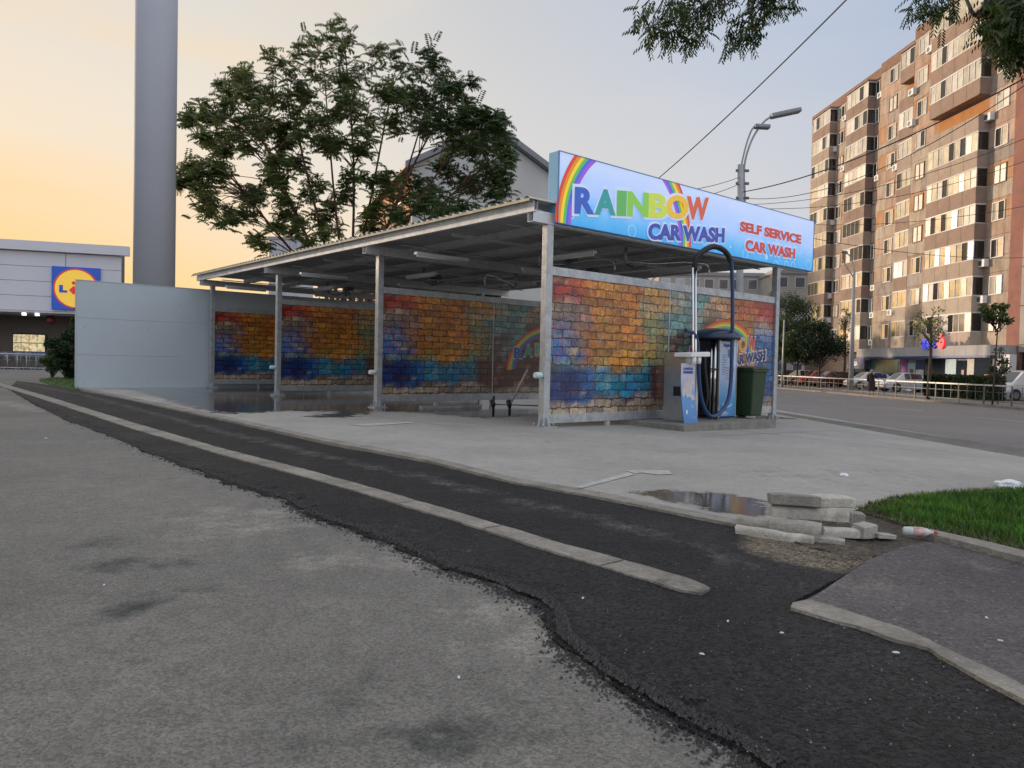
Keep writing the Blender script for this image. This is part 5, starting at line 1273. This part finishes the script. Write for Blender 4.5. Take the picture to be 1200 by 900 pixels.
def balcony(x, ya, yb, z, k, seg, out=.85, open_=False):
    w_ = yb-ya; m = balm[2] if k < 2 else balm[0 if rnd.random() < .65 else 1]
    b = B(); n_ = max(1, round(w_/1.6))
    for j in range(n_): b.box(-out, -out+.08, ya+w_*j/n_+.015, ya+w_*(j+1)/n_-.015, -.12, 1.08)
    b.box(-out+.01, -.01, ya, ya+.08, -.12, 1.08).box(-out+.01, -.01, yb-.08, yb, -.12, 1.08).box(-out+.02, -.01, ya+.09, yb-.09, -.15, 0)
    o = b.obj('balcony', m, ap, (x, 0, z))
    if open_:
        B().box(-.025, -.021, ya+.1, yb-.1, 0, 2.5).obj('inner_wall', mat('balcony_inner_orange', (.42, .18, .05), .8, 0, .2, 1), o); return
    h0, h1 = 1.081, 2.53; g = B(); n_ = seg
    g.box(-out, -out+.06, ya, yb, h0, h0+.06).box(-out, -out+.06, ya, yb, h1-.06, h1)
    for j in range(n_+1):
        yy = ya+.03+(w_-.06)*j/n_; g.box(-out+.001, -out+.059, yy-.028, yy+.028, h0+.06, h1-.06)
    for yy in (ya, yb-.06): g.box(-out+.06, -.01, yy, yy+.06, h0, h0+.06).box(-out+.06, -.01, yy, yy+.06, h1-.06, h1)
    g.box(-out, -.01, ya, yb, h1+.001, h1+.05)
    g.obj('glazing_frame', wf if rnd.random() < .6 else fr2, o)
    br = B(); dk = B(); cu = B()
    for j in range(n_):
        y0_, y1_ = ya+.06+(w_-.06)*j/n_, ya+(w_-.06)*(j+1)/n_
        tgt = br if rnd.random() < .5 else (dk if rnd.random() < .38 else cu); ti = rnd.uniform(-.02, .02)
        tgt.add([(-out+.03+ti, y0_, h0+.06), (-out+.03-ti, y1_, h0+.06), (-out+.03-ti, y1_, h1-.06), (-out+.03+ti, y0_, h1-.06)], [(0, 3, 2, 1)])
    # returns
    for yy in (ya+.03, yb-.03): dk.add([(-out+.06, yy, h0+.06), (-.02, yy, h0+.06), (-.02, yy, h1-.06), (-out+.06, yy, h1-.06)], [(0, 1, 2, 3)])
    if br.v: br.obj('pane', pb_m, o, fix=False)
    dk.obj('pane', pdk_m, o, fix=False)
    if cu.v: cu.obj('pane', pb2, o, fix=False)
for (x, pa, pb__, seg) in ((1.6, 966, 946.5, 5), (1.6, 1009, 985, 5), (1.2, 1061.5, 1045.5, 3), (0, 1138, 1080.5, 9)):
    ya, yb = ds_(38+x-.85, pa), ds_(38+x-.85, pb__)
    for k in range(NF):
        balcony(x, ya, yb, Z0+k*FH, k, seg, open_=(x == 0 and k == 6) or (x == 1.2 and k == 8))
    b = B().box(-.95, .0, ya-.05, yb+.05, 0, .12); b.obj('balcony_roof', balm[0], ap, (x, 0, Z0+NF*FH-.05))
# neighbouring wing towards us
nb_ = thing('apartment_block', 'pale grey neighbouring apartment wing at the right edge of the picture', 'apartment block', st(37.7, 0, GZF), SA)
B().box(0, 12, 26, dC0-1.35, 3.1, Z0+NF*FH+.6).obj('wall', mat('grey_render_wall', (.34, .31, .28), .9, 0, .16, .5, dirt=.25), nb_)
B().box(.3, 12, 26, dC0-1.35, 0, 3.099).obj('ground_floor', mat('shop_dark', (.03, .04, .04), .5), nb_)
B().box(.05, 11, dC0-1.34, dC0-.01, 0, Z0+NF*FH+.8).obj('end_pilaster', mat('pilaster_red_brown', (.27, .13, .10), .9, 0, .18, 1, dirt=.3), nb_)
for k in range(NF):
    for y in (dC0-2.6, dC0-6, dC0-10, dC0-14): window(0.02, y, Z0+k*FH+1.05, rnd.randrange(6), nb_)
    if k in (1, 3, 6): aircon(.02, dC0-3.9, Z0+k*FH+.55, nb_)
    B().box(-.012, -.002, 26, dC0-1.36, Z0+k*FH-.03, Z0+k*FH+.03).obj('storey_joint', joint, nb_)

# ------------------------------------------------------------------ shop front
ds_ = lambda l, px: sd(l, px)
sh = thing('shop_front', 'row of ground-floor shops with a pale canopy band and dark blue windows', 'shops', st(36.4, 0, GZF), SA)
dS0, dS1 = ds_(36.4, 1166), ds_(36.4, 1008)
B().box(0, 1.55, dS0, dS1, 0, 2.83).obj('wall', mat('shop_wall_grey', (.25, .25, .26), .8, 0, .1, 1), sh)
for j in range(14):
    ya = dS0+(dS1-dS0)*j/14; B().box(-.55, 1.56, ya+.01, ya+(dS1-dS0)/14-.01, 2.84, 3.58).obj('canopy_panel', mat('canopy_band_grey', (.40, .39, .38), .6, 0, .1, .6, dirt=.2), sh)
B().box(-.56, -.54, dS0, dS1, 2.68, 2.835).obj('blue_strip', mat('strip_blue', (.02, .06, .22), .4), sh)
def shopq(pa, pb__, z0, z1, m, nm, x=-.04, t=.03):
    ya, yb = ds_(36.4, pa), ds_(36.4, pb__); return B().box(x-t, x, min(ya, yb), max(ya, yb), z0, z1).obj(nm, m, sh)
dgl = mat('shop_glass_dark', (.02, .03, .045), .1, .3, .3, 1); navy = mat('shop_navy', (.01, .03, .12), .4); lbl = mat('shop_light_blue', (.28, .42, .50), .4); purp = mat('shop_purple', (.20, .03, .22), .4)
teal_g = mat('shop_glass_teal', (.10, .17, .17), .1, .2, .3, 1)
shopq(1051, 1018, .3, 2.6, teal_g, 'shop_window'); shopq(1054, 1051.5, 0, 2.65, navy, 'pillar_panel'); shopq(1062, 1054.5, .1, 2.55, purp, 'poster')
shopq(1060, 1056.5, .5, 1.4, mat('poster_pink', (.5, .2, .5), .4), 'poster_print', -.075)
shopq(1071.5, 1062.5, .0, 2.3, lbl, 'door_panel'); shopq(1069, 1065.5, .3, 1.8, dgl, 'door_glass', -.075)
shopq(1082, 1072, .0, 2.5, navy, 'poster'); shopq(1106, 1082.5, .0, 2.6, dgl, 'shop_window'); shopq(1119, 1106.5, .4, 2.6, lbl, 'poster')
shopq(1131, 1119.5, 0, 2.5, dgl, 'shop_door'); shopq(1129, 1126, .5, 1.8, mat('poster_rose', (.35, .12, .16), .4), 'poster', -.075); shopq(1140, 1132, .2, 2.65, mat('curtain_white', (.5, .48, .42), .6), 'curtain')
shopq(1160, 1141, 0, 2.6, dgl, 'shop_window'); shopq(1158, 1153, .9, 1.5, mat('shop_red_disc', (.45, .02, .04), .4), 'round_sign', -.075)
shopq(1098, 1092, .4, 1.3, mat('shop_paper', (.55, .55, .5), .5), 'notice', -.075); shopq(1104, 1099.5, .4, 1.3, mat('shop_paper', (.55, .55, .5), .5), 'notice', -.075)
RT = Matrix.Rotation(R(-90), 3, 'Z')   # turn text from -y to -x
def shoptext(s, px, zb, w_, h_, m, x=-.58, root=None):
    t_ = text_b(s, w_, h_, .04, .03); y_ = ds_(36.4, px); B().add([RT@v_ + Vector((x, y_, zb)) for v_ in t_.v], t_.f).obj('lettering', m, root or sh)
wh = mat('letter_white', (.7, .7, .7), .4)
shoptext('1001', 1073, 1.35, 1.0, .42, wh, -.08)
B().box(-.62, -.56, ds_(36.4, 1018.5), ds_(36.4, 998), 1.75, 2.66).obj('name_board', navy, sh); B().box(-.5, 1.5, ds_(36.4, 1018), ds_(36.4, 998), 0, 1.74).obj('kiosk_window', dgl, sh)
shoptext('DABIA', 1001, 2.0, 1.6, .42, wh, -.63)
rs = thing('roof_sign', 'glowing blue letters beside a round red emblem above the shop canopy', 'sign', st(35.8, 0, GZF), SA)
be = mat('neon_blue', (.02, .05, .75), .4, emit=1.0); re_ = mat('neon_red', (.8, .02, .04), .4, emit=.9)
ya = ds_(35.8, 1079); 
for j, ch in enumerate('BRD'):
    t_ = text_b(ch, .52, .72, .13, .1); B().add([RT@v_+Vector((-.05, ya-.05-j*.60, 3.45)) for v_ in t_.v], t_.f).obj('letter', be, rs)
B().lathe([(.46, -.08), (.46, .08)], (-.05, ya-2.35, 3.85), 20, M=Matrix.Rotation(R(90), 3, 'Y')).obj('emblem', re_, rs)
B().box(-.1, 0, ya-2.5, ya-2.2, 4.25, 4.5).obj('emblem_tip', re_, rs)
# street-side kiosk units at the right: stacked air conditioners
for j, (z_, lab) in enumerate(((1.75, 'large white outdoor cooling unit on the pale shop wall, upper'), )):
    t = thing('cooling_unit', lab, 'cooling unit', st(36.9, ds_(36.9, 1180), GZF+z_), SA)
    B().box(-.5, 0, -.7, .7, 0, 1.15).obj('case', whitep, t, bevel=.02); B().box(-.52, -.501, -.5, .1, .2, .95).obj('grille', galv_dark, t)

# ------------------------------------------------------------------ hedge, railing
hg = thing('clipped_hedge', 'long low clipped dark green hedge before the shops', 'hedge', st(30.2, 0, GZF), SA)
h0, h1 = ds_(30.2, 1168), ds_(30.2, 1089); f = B(); rnd = random.Random(4)
for _ in range(9000):
    s_ = rnd.choice('fft'); x_, y_, z_ = rnd.uniform(-.5, .5), rnd.uniform(h0, h1), rnd.uniform(.05, 1.38)
    if s_ == 'f': x_ = -.5+rnd.gauss(0, .03)
    else: z_ = 1.38+rnd.gauss(0, .03)
    leafy(f, Vector((x_, y_, z_)), .03, 1, .11, rnd, (.016, .034, .012))
for y_ in (h0, h1):
    for _ in range(500): leafy(f, Vector((rnd.uniform(-.5, .5), y_, rnd.uniform(.05, 1.38))), .03, 1, .11, rnd, (.016, .034, .012))
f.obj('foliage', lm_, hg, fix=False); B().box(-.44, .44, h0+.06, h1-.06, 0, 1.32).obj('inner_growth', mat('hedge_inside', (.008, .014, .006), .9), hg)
rg = thing('street_railing', 'long low grey steel railing with white top rail along the far kerb', 'railing', st(26, 0, GZF), SA)
r0, r1 = 27.0, ds_(26, 902); railw = mat('rail_white', (.62, .60, .56), .4, .2, .08); rpost = mat('rail_post_grey', (.12, .12, .115), .5, .4, .2)
nP = int((r1-r0)/2.0)
for j in range(nP+1):
    y_ = r0+j*2.0; B().box(-.03, .03, y_-.03, y_+.03, 0, 1.0).obj('post', rpost, rg)
    if j < nP:
        B().box(-.03, .03, y_+.031, y_+1.969, .94, 1.01).obj('top_rail', railw, rg)
        b = B().box(-.015, .015, y_+.031, y_+1.969, .15, .18).box(-.015, .015, y_+.031, y_+1.969, .62, .65)
        for i in (1, 2): b.box(-.012, .012, y_+i*.66-.012, y_+i*.66+.012, .18, .94)
        b.obj('infill_bars', rpost, rg)

# ------------------------------------------------------------------ cars
def car(name, label, cat, colr, st_list, wheels, loc, rot, glass, lamp=True, stripe=None, group='cars parked nose to the street'):
    """st_list: (x, zbottom, zbelt, ztop, half width, half top width)"""
    t = thing(name, label, cat, loc, rot, group); paint_ = mat('car_paint_%s' % name + str(colr), colr, .25, .1, .04, 3, spec=.7)
    b = B(); rings = []
    for x_, zb, zt, zr, w_, wt in st_list:
        rings.append([(x_, w_*.9, zb), (x_, w_, zb+.18), (x_, w_, zt-.12), (x_, w_*.96, zt), (x_, wt, zr-.03), (x_, wt*.8, zr),
                      (x_, -wt*.8, zr), (x_, -wt, zr-.03), (x_, -w_*.96, zt), (x_, -w_, zt-.12), (x_, -w_, zb+.18), (x_, -w_*.9, zb)])
    vs = [p_ for r_ in rings for p_ in r_]; n_ = 12
    fs = [(i*n_+j, i*n_+(j+1) % n_, (i+1)*n_+(j+1) % n_, (i+1)*n_+j) for i in range(len(rings)-1) for j in range(n_)]
    fs += [tuple(range(n_-1, -1, -1)), tuple((len(rings)-1)*n_+j for j in range(n_))]
    b.add(vs, fs, True); o = b.obj('body', paint_, t)
    o.modifiers.new('e', 'EDGE_SPLIT').split_angle = R(35)
    def quad(a_, c_, d_, e_, nm, m, off, ins=.07):
        P_ = [Vector(q) for q in (a_, c_, d_, e_)]; cen = sum(P_, Vector())/4; nrm = (P_[1]-P_[0]).cross(P_[3]-P_[0]).normalized()
        if nrm.dot(cen-Vector((2, 0, .7))) < 0: nrm = -nrm
        P_ = [q.lerp(cen, ins)+nrm*off for q in P_]; B().add(P_, [(0, 1, 2, 3)]).obj(nm, m, t)
    for i, kind in glass:
        A_, C_ = rings[i], rings[i+1]
        if kind == 's':
            quad(A_[3], C_[3], C_[4], A_[4], 'side_window', glass_dark, .008); quad(A_[8], C_[8], C_[7], A_[7], 'side_window', glass_dark, .008)
        else:
            quad(A_[5], C_[5], C_[6], A_[6], kind, glass_dark, .01, .05)
    W = st_list[len(st_list)//2][4]
    for wx in wheels:
        for s in (-1, 1):
            M = Matrix.Rotation(R(90), 3, 'X'); wr = .31
            wo = B().lathe([(.36, -.005), (.36, .005)], (wx, s*(W+.004), wr+.02), 24, M=M).obj('wheel', blackm, t)
            B().lathe([(.2, -.09), (wr-.02, -.09), (wr, -.06), (wr, .06), (wr-.02, .09), (.2, .09)], (wx, s*(W-.05), wr), 24, M=M).obj('tyre', rubber, wo)
            b = B(); b.lathe([(.2, -.01), (.19, .01), (.05, .02), (.01, .02)], (wx, s*(W+.035), wr), 20, M=M)
            b.obj('rim', mat('rim_silver', (.4, .4, .4), .3, .8), wo)
    xf = st_list[-2][0]; zf = (st_list[-2][1]+st_list[-2][2])/2
    for s in (-1, 1):
        B().cbox((xf+.03, s*(W*.72), zf+.10), .16, .30, .15, bev=.03).obj('headlight', mat('headlight_glass', (.55, .56, .56), .1, .5), t)
        B().cbox((st_list[1][0]-.03, s*(W*.8), zf+.2), .12, .2, .2, bev=.03).obj('tail_light', mat('tail_red', (.35, .01, .01), .2), t)
    B().cbox((xf+.09, 0, zf-.15), .12, W*1.4, .12, bev=.02).obj('grille', blackm, t)
    if stripe: 
        for s in (-1, 1): B().box(.5, st_list[-3][0], s*(W+.006)-.003, s*(W+.006)+.003, .80, .92).obj('stripe', stripe, t)
    return t
SED = [(0, .40, .80, .84, .70, .55), (.10, .28, .98, 1.02, .80, .62), (.85, .24, 1.00, 1.04, .84, .66), (1.35, .22, .98, 1.40, .85, .60), (2.30, .22, .96, 1.49, .86, .60), (2.75, .22, .94, 1.45, .86, .60), (3.35, .22, .92, .96, .85, .66), (4.05, .25, .78, .82, .80, .62), (4.25, .38, .62, .66, .70, .5)]
HAT = [(0, .35, .85, .90, .72, .55), (.08, .26, .98, 1.05, .80, .6), (.55, .24, .98, 1.40, .82, .60), (1.6, .22, .96, 1.47, .83, .60), (2.15, .22, .94, 1.43, .83, .60), (2.75, .22, .92, .96, .82, .64), (3.35, .25, .76, .80, .78, .6), (3.6, .38, .60, .64, .68, .5)]
VAN = [(0, .35, .95, 1.60, .78, .70), (.06, .26, 1.0, 1.76, .82, .72), (1.0, .24, 1.0, 1.80, .84, .74), (2.0, .22, 1.0, 1.80, .85, .74), (2.75, .22, 1.0, 1.72, .85, .72), (3.35, .22, 1.0, 1.06, .84, .68), (3.95, .25, .80, .84, .80, .62), (4.12, .38, .62, .66, .70, .5)]
SG = [(2, 'rear_window'), (3, 's'), (4, 's'), (5, 'windscreen')]; HG = [(1, 'rear_window'), (2, 's'), (3, 's'), (4, 'windscreen')]; VG = [(1, 's'), (2, 's'), (3, 's'), (4, 'windscreen')]
def put(px, l_nose, L, dang=0):
    """nose towards the street: nose point at offset l_nose, column px"""
    d = ds_(l_nose, px); return st(l_nose+L, d, GZF), SA+math.pi+R(dang)
loc, ro = put(1030, 31.2, 4.25); car('parked_car', 'white saloon car parked behind the woman at the railing', 'car', (.52, .54, .56), SED, (.75, 3.4), loc, ro, SG)
loc, ro = put(991, 31.2, 3.6); car('parked_car', 'small white hatchback parked just right of the lamp post', 'car', (.50, .51, .50), HAT, (.6, 2.9), loc, ro, HG)
loc, ro = put(951, 31.4, 3.6); car('parked_car', 'dark red car parked between the bright red one and the lamp post', 'car', (.12, .015, .015), HAT, (.6, 2.9), loc, ro, HG)
loc, ro = put(934, 31.2, 3.6); car('parked_car', 'bright red hatchback parked under the trees', 'car', (.38, .03, .025), HAT, (.6, 2.9), loc, ro, HG)
loc, ro = put(916, 31.2, 4.25); car('parked_car', 'cream saloon parked nearest the canopy end post', 'car', (.50, .46, .36), SED, (.75, 3.4), loc, ro, SG)
loc, ro = put(899, 31.4, 3.6); car('parked_car', 'dark car parked half behind the canopy end post', 'car', (.03, .03, .035), HAT, (.6, 2.9), loc, ro, HG)
loc, ro = put(1156, 31.0, 4.12, 6); car('delivery_van', 'white compact van with a yellow stripe at the right edge', 'van', (.55, .56, .58), VAN, (.72, 3.35), loc, ro, VG, stripe=mat('stripe_yellow', (.55, .5, .08), .4))

# ------------------------------------------------------------------ person at the railing
pp = onst(1023, 48); ps = thing('person', 'person in a long dark coat and light headscarf, hand raised to the face', 'person', (pp.x, pp.y, GZF), R(-25))
J = {'pel': (0, 0, .90), 'sp': (0, 0, 1.12), 'ch': (0, .01, 1.30), 'nk': (0, 0, 1.42), 'hd': (0, -.02, 1.52), 'tp': (0, -.01, 1.62),
     'hl': (-.09, 0, .86), 'kl': (-.10, -.02, .46), 'al': (-.10, 0, .08), 'tl': (-.11, -.14, .03), 'hr': (.09, 0, .86), 'kr': (.10, .02, .46), 'ar': (.11, .04, .08), 'tr': (.12, -.10, .03),
     'sl': (-.18, 0, 1.34), 'el': (-.23, .02, 1.08), 'wl': (-.20, -.08, .86), 'ml': (-.19, -.11, .78), 'sr': (.18, 0, 1.34), 'er': (.27, -.12, 1.16), 'wr': (.12, -.22, 1.36), 'mr': (.07, -.2, 1.43)}
Rd = {'pel': .14, 'sp': .125, 'ch': .14, 'nk': .055, 'hd': .085, 'tp': .06, 'hl': .09, 'kl': .06, 'al': .04, 'tl': .035, 'hr': .09, 'kr': .06, 'ar': .04, 'tr': .035, 'sl': .065, 'el': .048, 'wl': .035, 'ml': .03, 'sr': .065, 'er': .048, 'wr': .035, 'mr': .03}
E = [('pel', 'sp'), ('sp', 'ch'), ('ch', 'nk'), ('nk', 'hd'), ('hd', 'tp'), ('pel', 'hl'), ('hl', 'kl'), ('kl', 'al'), ('al', 'tl'), ('pel', 'hr'), ('hr', 'kr'), ('kr', 'ar'), ('ar', 'tr'), ('ch', 'sl'), ('sl', 'el'), ('el', 'wl'), ('wl', 'ml'), ('ch', 'sr'), ('sr', 'er'), ('er', 'wr'), ('wr', 'mr')]
ks_ = list(J); me = bpy.data.meshes.new('body'); me.from_pydata([J[k] for k in ks_], [(ks_.index(a_), ks_.index(c_)) for a_, c_ in E], [])
po = bpy.data.objects.new('body', me); COL.objects.link(po); po.parent = ps; me.materials.append(mat('skin', (.42, .26, .19), .6))
po.modifiers.new('skin', 'SKIN'); 
for i, k in enumerate(ks_): me.skin_vertices[0].data[i].radius = (Rd[k], Rd[k]); me.skin_vertices[0].data[i].use_root = (k == 'pel')
po.modifiers.new('sub', 'SUBSURF').levels = 1
dcl = mat('coat_dark', (.022, .012, .014), .85, 0, .3, 10)
B().lathe([(.24, .30), (.235, .32), (.20, .70), (.17, 1.0), (.155, 1.12), (.18, 1.28), (.17, 1.38), (.07, 1.44)], n=18, sx=1.08, sy=.85).obj('coat', dcl, ps)
for s, pts in ((-1, ('sl', 'el', 'wl')), (1, ('sr', 'er', 'wr'))): B().tube([Vector(J[k]) for k in pts], [.088, .07, .055], 10).obj('sleeve', dcl, ps)
for s in ('l', 'r'): B().tube([Vector(J['a'+s])+Vector((0, .03, -.045)), Vector(J['t'+s])+Vector((0, 0, 0))], [.05, .045], 8).obj('shoe', blackm, ps)
B().lathe([(.03, 1.66), (.085, 1.63), (.108, 1.56), (.10, 1.48), (.07, 1.44)], (0, .02, 0), 16).obj('headscarf', mat('scarf_grey', (.20, .19, .18), .8), ps)

# ------------------------------------------------------------------ lamps, poles, cables
pole_m = mat('pole_concrete_grey', (.30, .31, .32), .7, 0, .12, 4); cab = mat('cable_black', (.02, .02, .022), .7)
lpb = onst(868, 26); PY = 26
ul = thing('utility_pole', 'grey pole with two curved street lamp arms rising behind the sign', 'street lamp', lpb)
L_ = lambda px, py, y=PY: at(px, py, y)-lpb
B().tube([(0, 0, 0), L_(868, 193)], [.14, .10], 12).obj('pole', pole_m, ul)
for pts, r_ in (([(871, 262), (873, 232), (872, 205), (874, 185), (882, 162), (894, 144), (903, 137)], .035), ([(868, 200), (870, 188), (875, 168), (881, 152), (886, 147)], .03)):
    B().tube(smooth_path([L_(*q) for q in pts], 6), r_, 8).obj('arm', pole_m, ul)
lampm = mat('lamp_head_grey', (.20, .21, .22), .4, .3)
def head(p_, q_, w_, h_, root):
    d = (q_-p_); M = d.to_track_quat('X', 'Z').to_matrix(); b = B()
    b.cbox((p_+q_)/2, d.length, w_, h_, M, bev=h_*.35); o = b.obj('lamp_head', lampm, root); return o
head(L_(903, 136.5), L_(938, 129), .32, .16, ul); head(L_(884, 148), L_(902, 149), .28, .14, ul)
b = B()
for z_ in (200, 215, 232): b.box(*[c_+k for c_, k in zip([L_(870, z_).x]*2, (-.22, .22))], *[L_(870, z_).y+k for k in (-.04, .04)], L_(870, z_).z-.04, L_(870, z_).z+.04)
b.obj('bracket', galv_dark, ul)
l2 = onst(999, 58); l2.z = GZF
lp2 = thing('street_lamp', 'slender concrete street lamp with two short arms at the far railing', 'street lamp', l2)
M_ = lambda px, py: at(px, py, 58)-l2
B().tube([(0, 0, 0), M_(1001, 318)], [.20, .10], 12).obj('pole', pole_m, lp2)
for pts in ([(1001, 322), (1000, 312), (996, 300), (990, 296)], [(1001, 326), (994, 316), (987, 304)]):
    B().tube(smooth_path([M_(*q) for q in pts], 5), .05, 8).obj('arm', pole_m, lp2)
head(M_(993, 296), M_(985, 294.5), .3, .15, lp2)
sp2 = onst(918, 62); sp2.z = GZF
t = thing('sign_post', 'thin pale post among the trees behind the cream car', 'post', sp2); B().tube([(0, 0, 0), (0, 0, 5.6)], .06, 8).obj('pole', galv, t); B().box(-.09, .09, -.09, .09, 0, .3).obj('base', galv_dark, t)
mast = cp(6.6, 3.7, 3.6); t = thing('roof_mast', 'thin cable mast standing on the canopy roof', 'mast', mast)
mh = at(752, 226, mast.y).z - mast.z; B().tube([(0, 0, 0), (0, 0, mh)], .025, 8).obj('pole', galv, t); B().box(-.1, .1, -.1, .1, 0, .02).obj('foot', galv, t)
def cable(a_, c_, sag, r_, label, n=24):
    b = B(); b.tube([a_.lerp(c_, j/n)-Vector((0, 0, 4*sag*(j/n)*(1-j/n))) for j in range(n+1)], r_, 5, smooth=True)
    tag(b.obj('overhead_cable', cab), label, 'cable')
top_ = mast+Vector((0, 0, mh))
cable(top_, at(1075, -85, 9), .12, .011, 'single overhead cable sloping up from behind the sign to the top edge')
A_ = at(870, 225, PY)
cable(A_, at(1215, 84, 15), .35, .017, 'thick dark cable crossing high over the tower block facade')
cable(at(870, 232, PY), at(1215, 90, 15.2), .75, .010, 'thin cable hanging just below the thick dark one')
cable(at(871, 240, PY), at(1230, 150, 22), .5, .009, 'thin cable crossing the tower block at mid height')
cable(at(871, 244, PY), at(1230, 178, 24), .55, .009, 'thin cable crossing the tower block below the mid-height one')
cable(at(930, 262, 40), at(1230, 236, 32), .4, .012, 'nearly level thin cable low across the tower block')
cable(at(870, 262, PY), at(1230, 300, 40), .5, .012, 'lowest thin cable sagging across the tower block')
for j, (y0_, y1_) in enumerate(((207, 232), (215, 262), (232, 300))):
    cable(at(868, y0_, PY), top_+Vector((.05*j, 0, -.3*j)), .15, .010, ['uppermost', 'middle', 'lowest'][j]+' short cable from the lamp pole down behind the sign')
# ------------------------------------------------------------------ light
SUN_AZ = R(-52); SUN_EL = R(6)
sd_ = Vector((math.sin(SUN_AZ)*math.cos(SUN_EL), math.cos(SUN_AZ)*math.cos(SUN_EL), math.sin(SUN_EL)))
sl = bpy.data.lights.new('sun', 'SUN'); sl.energy = 3.7; sl.angle = R(3); sl.color = (1, .77, .57)
so = bpy.data.objects.new('sun', sl); COL.objects.link(so); so.rotation_euler = sd_.to_track_quat('Z', 'Y').to_euler(); so.location = sd_*50
w = bpy.data.worlds.new('World'); sc.world = w; w.use_nodes = True; n = w.node_tree.nodes; l = w.node_tree.links
bg = n['Background']
tc = n.new('ShaderNodeTexCoord'); sx = n.new('ShaderNodeSeparateXYZ'); l.new(tc.outputs['Generated'], sx.inputs[0])
# closeness to the sunset direction, along the horizon
cmb = n.new('ShaderNodeCombineXYZ'); l.new(sx.outputs[0], cmb.inputs[0]); l.new(sx.outputs[1], cmb.inputs[1])
nrm = n.new('ShaderNodeVectorMath'); nrm.operation = 'NORMALIZE'; l.new(cmb.outputs[0], nrm.inputs[0])
dt = n.new('ShaderNodeVectorMath'); dt.operation = 'DOT_PRODUCT'; l.new(nrm.outputs[0], dt.inputs[0]); dt.inputs[1].default_value = (math.sin(SUN_AZ), math.cos(SUN_AZ), 0)
mr = n.new('ShaderNodeMapRange'); mr.inputs[1].default_value = -1; mr.inputs[2].default_value = 1; l.new(dt.outputs['Value'], mr.inputs[0])
def lin(c): return tuple(((x/255+.055)/1.055)**2.4 if x > 10 else x/255/12.92 for x in c)
def ramp(stops):
    r = n.new('ShaderNodeValToRGB'); l.new(mr.outputs[0], r.inputs[0]); e = r.color_ramp.elements
    for i, (p, c) in enumerate(stops):
        q = e[i] if i < 2 else e.new(p)
        q.position = p; q.color = rgb(lin(c))
    return r.outputs[0]
hor = ramp([(0, (172, 168, 166)), (1, (255, 198, 100)), (.5, (200, 199, 206)), (.62, (208, 204, 204)), (.80, (224, 214, 200)), (.885, (244, 214, 170)), (.955, (253, 206, 128))])
mid = ramp([(0, (165, 164, 166)), (1, (240, 219, 190)), (.5, (172, 184, 205)), (.62, (190, 195, 205)), (.80, (208, 206, 204)), (.93, (230, 219, 203))])
top = ramp([(0, (150, 154, 164)), (1, (214, 211, 207)), (.5, (148, 166, 196)), (.68, (176, 188, 208)), (.82, (192, 194, 198)), (.93, (210, 207, 202))])
zen = ramp([(0, (148, 152, 160)), (1, (160, 166, 178))])
def step(a, b_):
    m_ = n.new('ShaderNodeMapRange'); m_.interpolation_type = 'SMOOTHSTEP'; m_.inputs[1].default_value = a; m_.inputs[2].default_value = b_; l.new(sx.outputs[2], m_.inputs[0]); return m_.outputs[0]
def mix(f, a, b_):
    m_ = n.new('ShaderNodeMixRGB'); l.new(f, m_.inputs[0]); l.new(a, m_.inputs[1]); l.new(b_, m_.inputs[2]); return m_.outputs[0]
c = mix(step(.02, .26), hor, mid); c = mix(step(.2, .48), c, top); c = mix(step(.5, 1), c, zen)
# thin high haze
nz = n.new('ShaderNodeTexNoise'); nz.inputs['Scale'].default_value = 2.4; nz.inputs['Detail'].default_value = 4
mpz = n.new('ShaderNodeMapping'); mpz.inputs['Scale'].default_value = (1, 1, 5); l.new(tc.outputs['Generated'], mpz.inputs[0]); l.new(mpz.outputs[0], nz.inputs[0])
mz = n.new('ShaderNodeMapRange'); mz.inputs[1].default_value = .45; mz.inputs[2].default_value = .8; mz.inputs[4].default_value = .38; l.new(nz.outputs[0], mz.inputs[0])
hz = n.new('ShaderNodeMixRGB'); l.new(mz.outputs[0], hz.inputs[0]); l.new(c, hz.inputs[1]); l.new(hor, hz.inputs[2])
# unseen sky behind the viewer and overhead, scaled up as added fill light
def mth(op, a, b_):
    m_ = n.new('ShaderNodeMath'); m_.operation = op
    for i_, q in enumerate((a, b_)):
        if isinstance(q, (int, float)): m_.inputs[i_].default_value = q
        else: l.new(q, m_.inputs[i_])
    return m_.outputs[0]
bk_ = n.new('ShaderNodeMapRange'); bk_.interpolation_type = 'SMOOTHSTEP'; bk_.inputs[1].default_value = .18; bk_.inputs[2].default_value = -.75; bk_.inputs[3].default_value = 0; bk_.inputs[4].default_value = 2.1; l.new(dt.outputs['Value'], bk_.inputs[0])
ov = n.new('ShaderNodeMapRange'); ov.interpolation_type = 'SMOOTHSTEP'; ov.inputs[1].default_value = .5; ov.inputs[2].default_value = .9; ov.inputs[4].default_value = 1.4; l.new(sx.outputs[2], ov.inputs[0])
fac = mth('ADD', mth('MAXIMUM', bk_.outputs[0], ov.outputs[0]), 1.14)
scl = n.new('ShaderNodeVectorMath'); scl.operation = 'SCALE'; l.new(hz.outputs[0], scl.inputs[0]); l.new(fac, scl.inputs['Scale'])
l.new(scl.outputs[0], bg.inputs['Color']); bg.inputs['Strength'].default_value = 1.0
sc.view_settings.view_transform = 'Standard'; sc.view_settings.look = 'None'; sc.view_settings.exposure = 0; sc.view_settings.gamma = 1
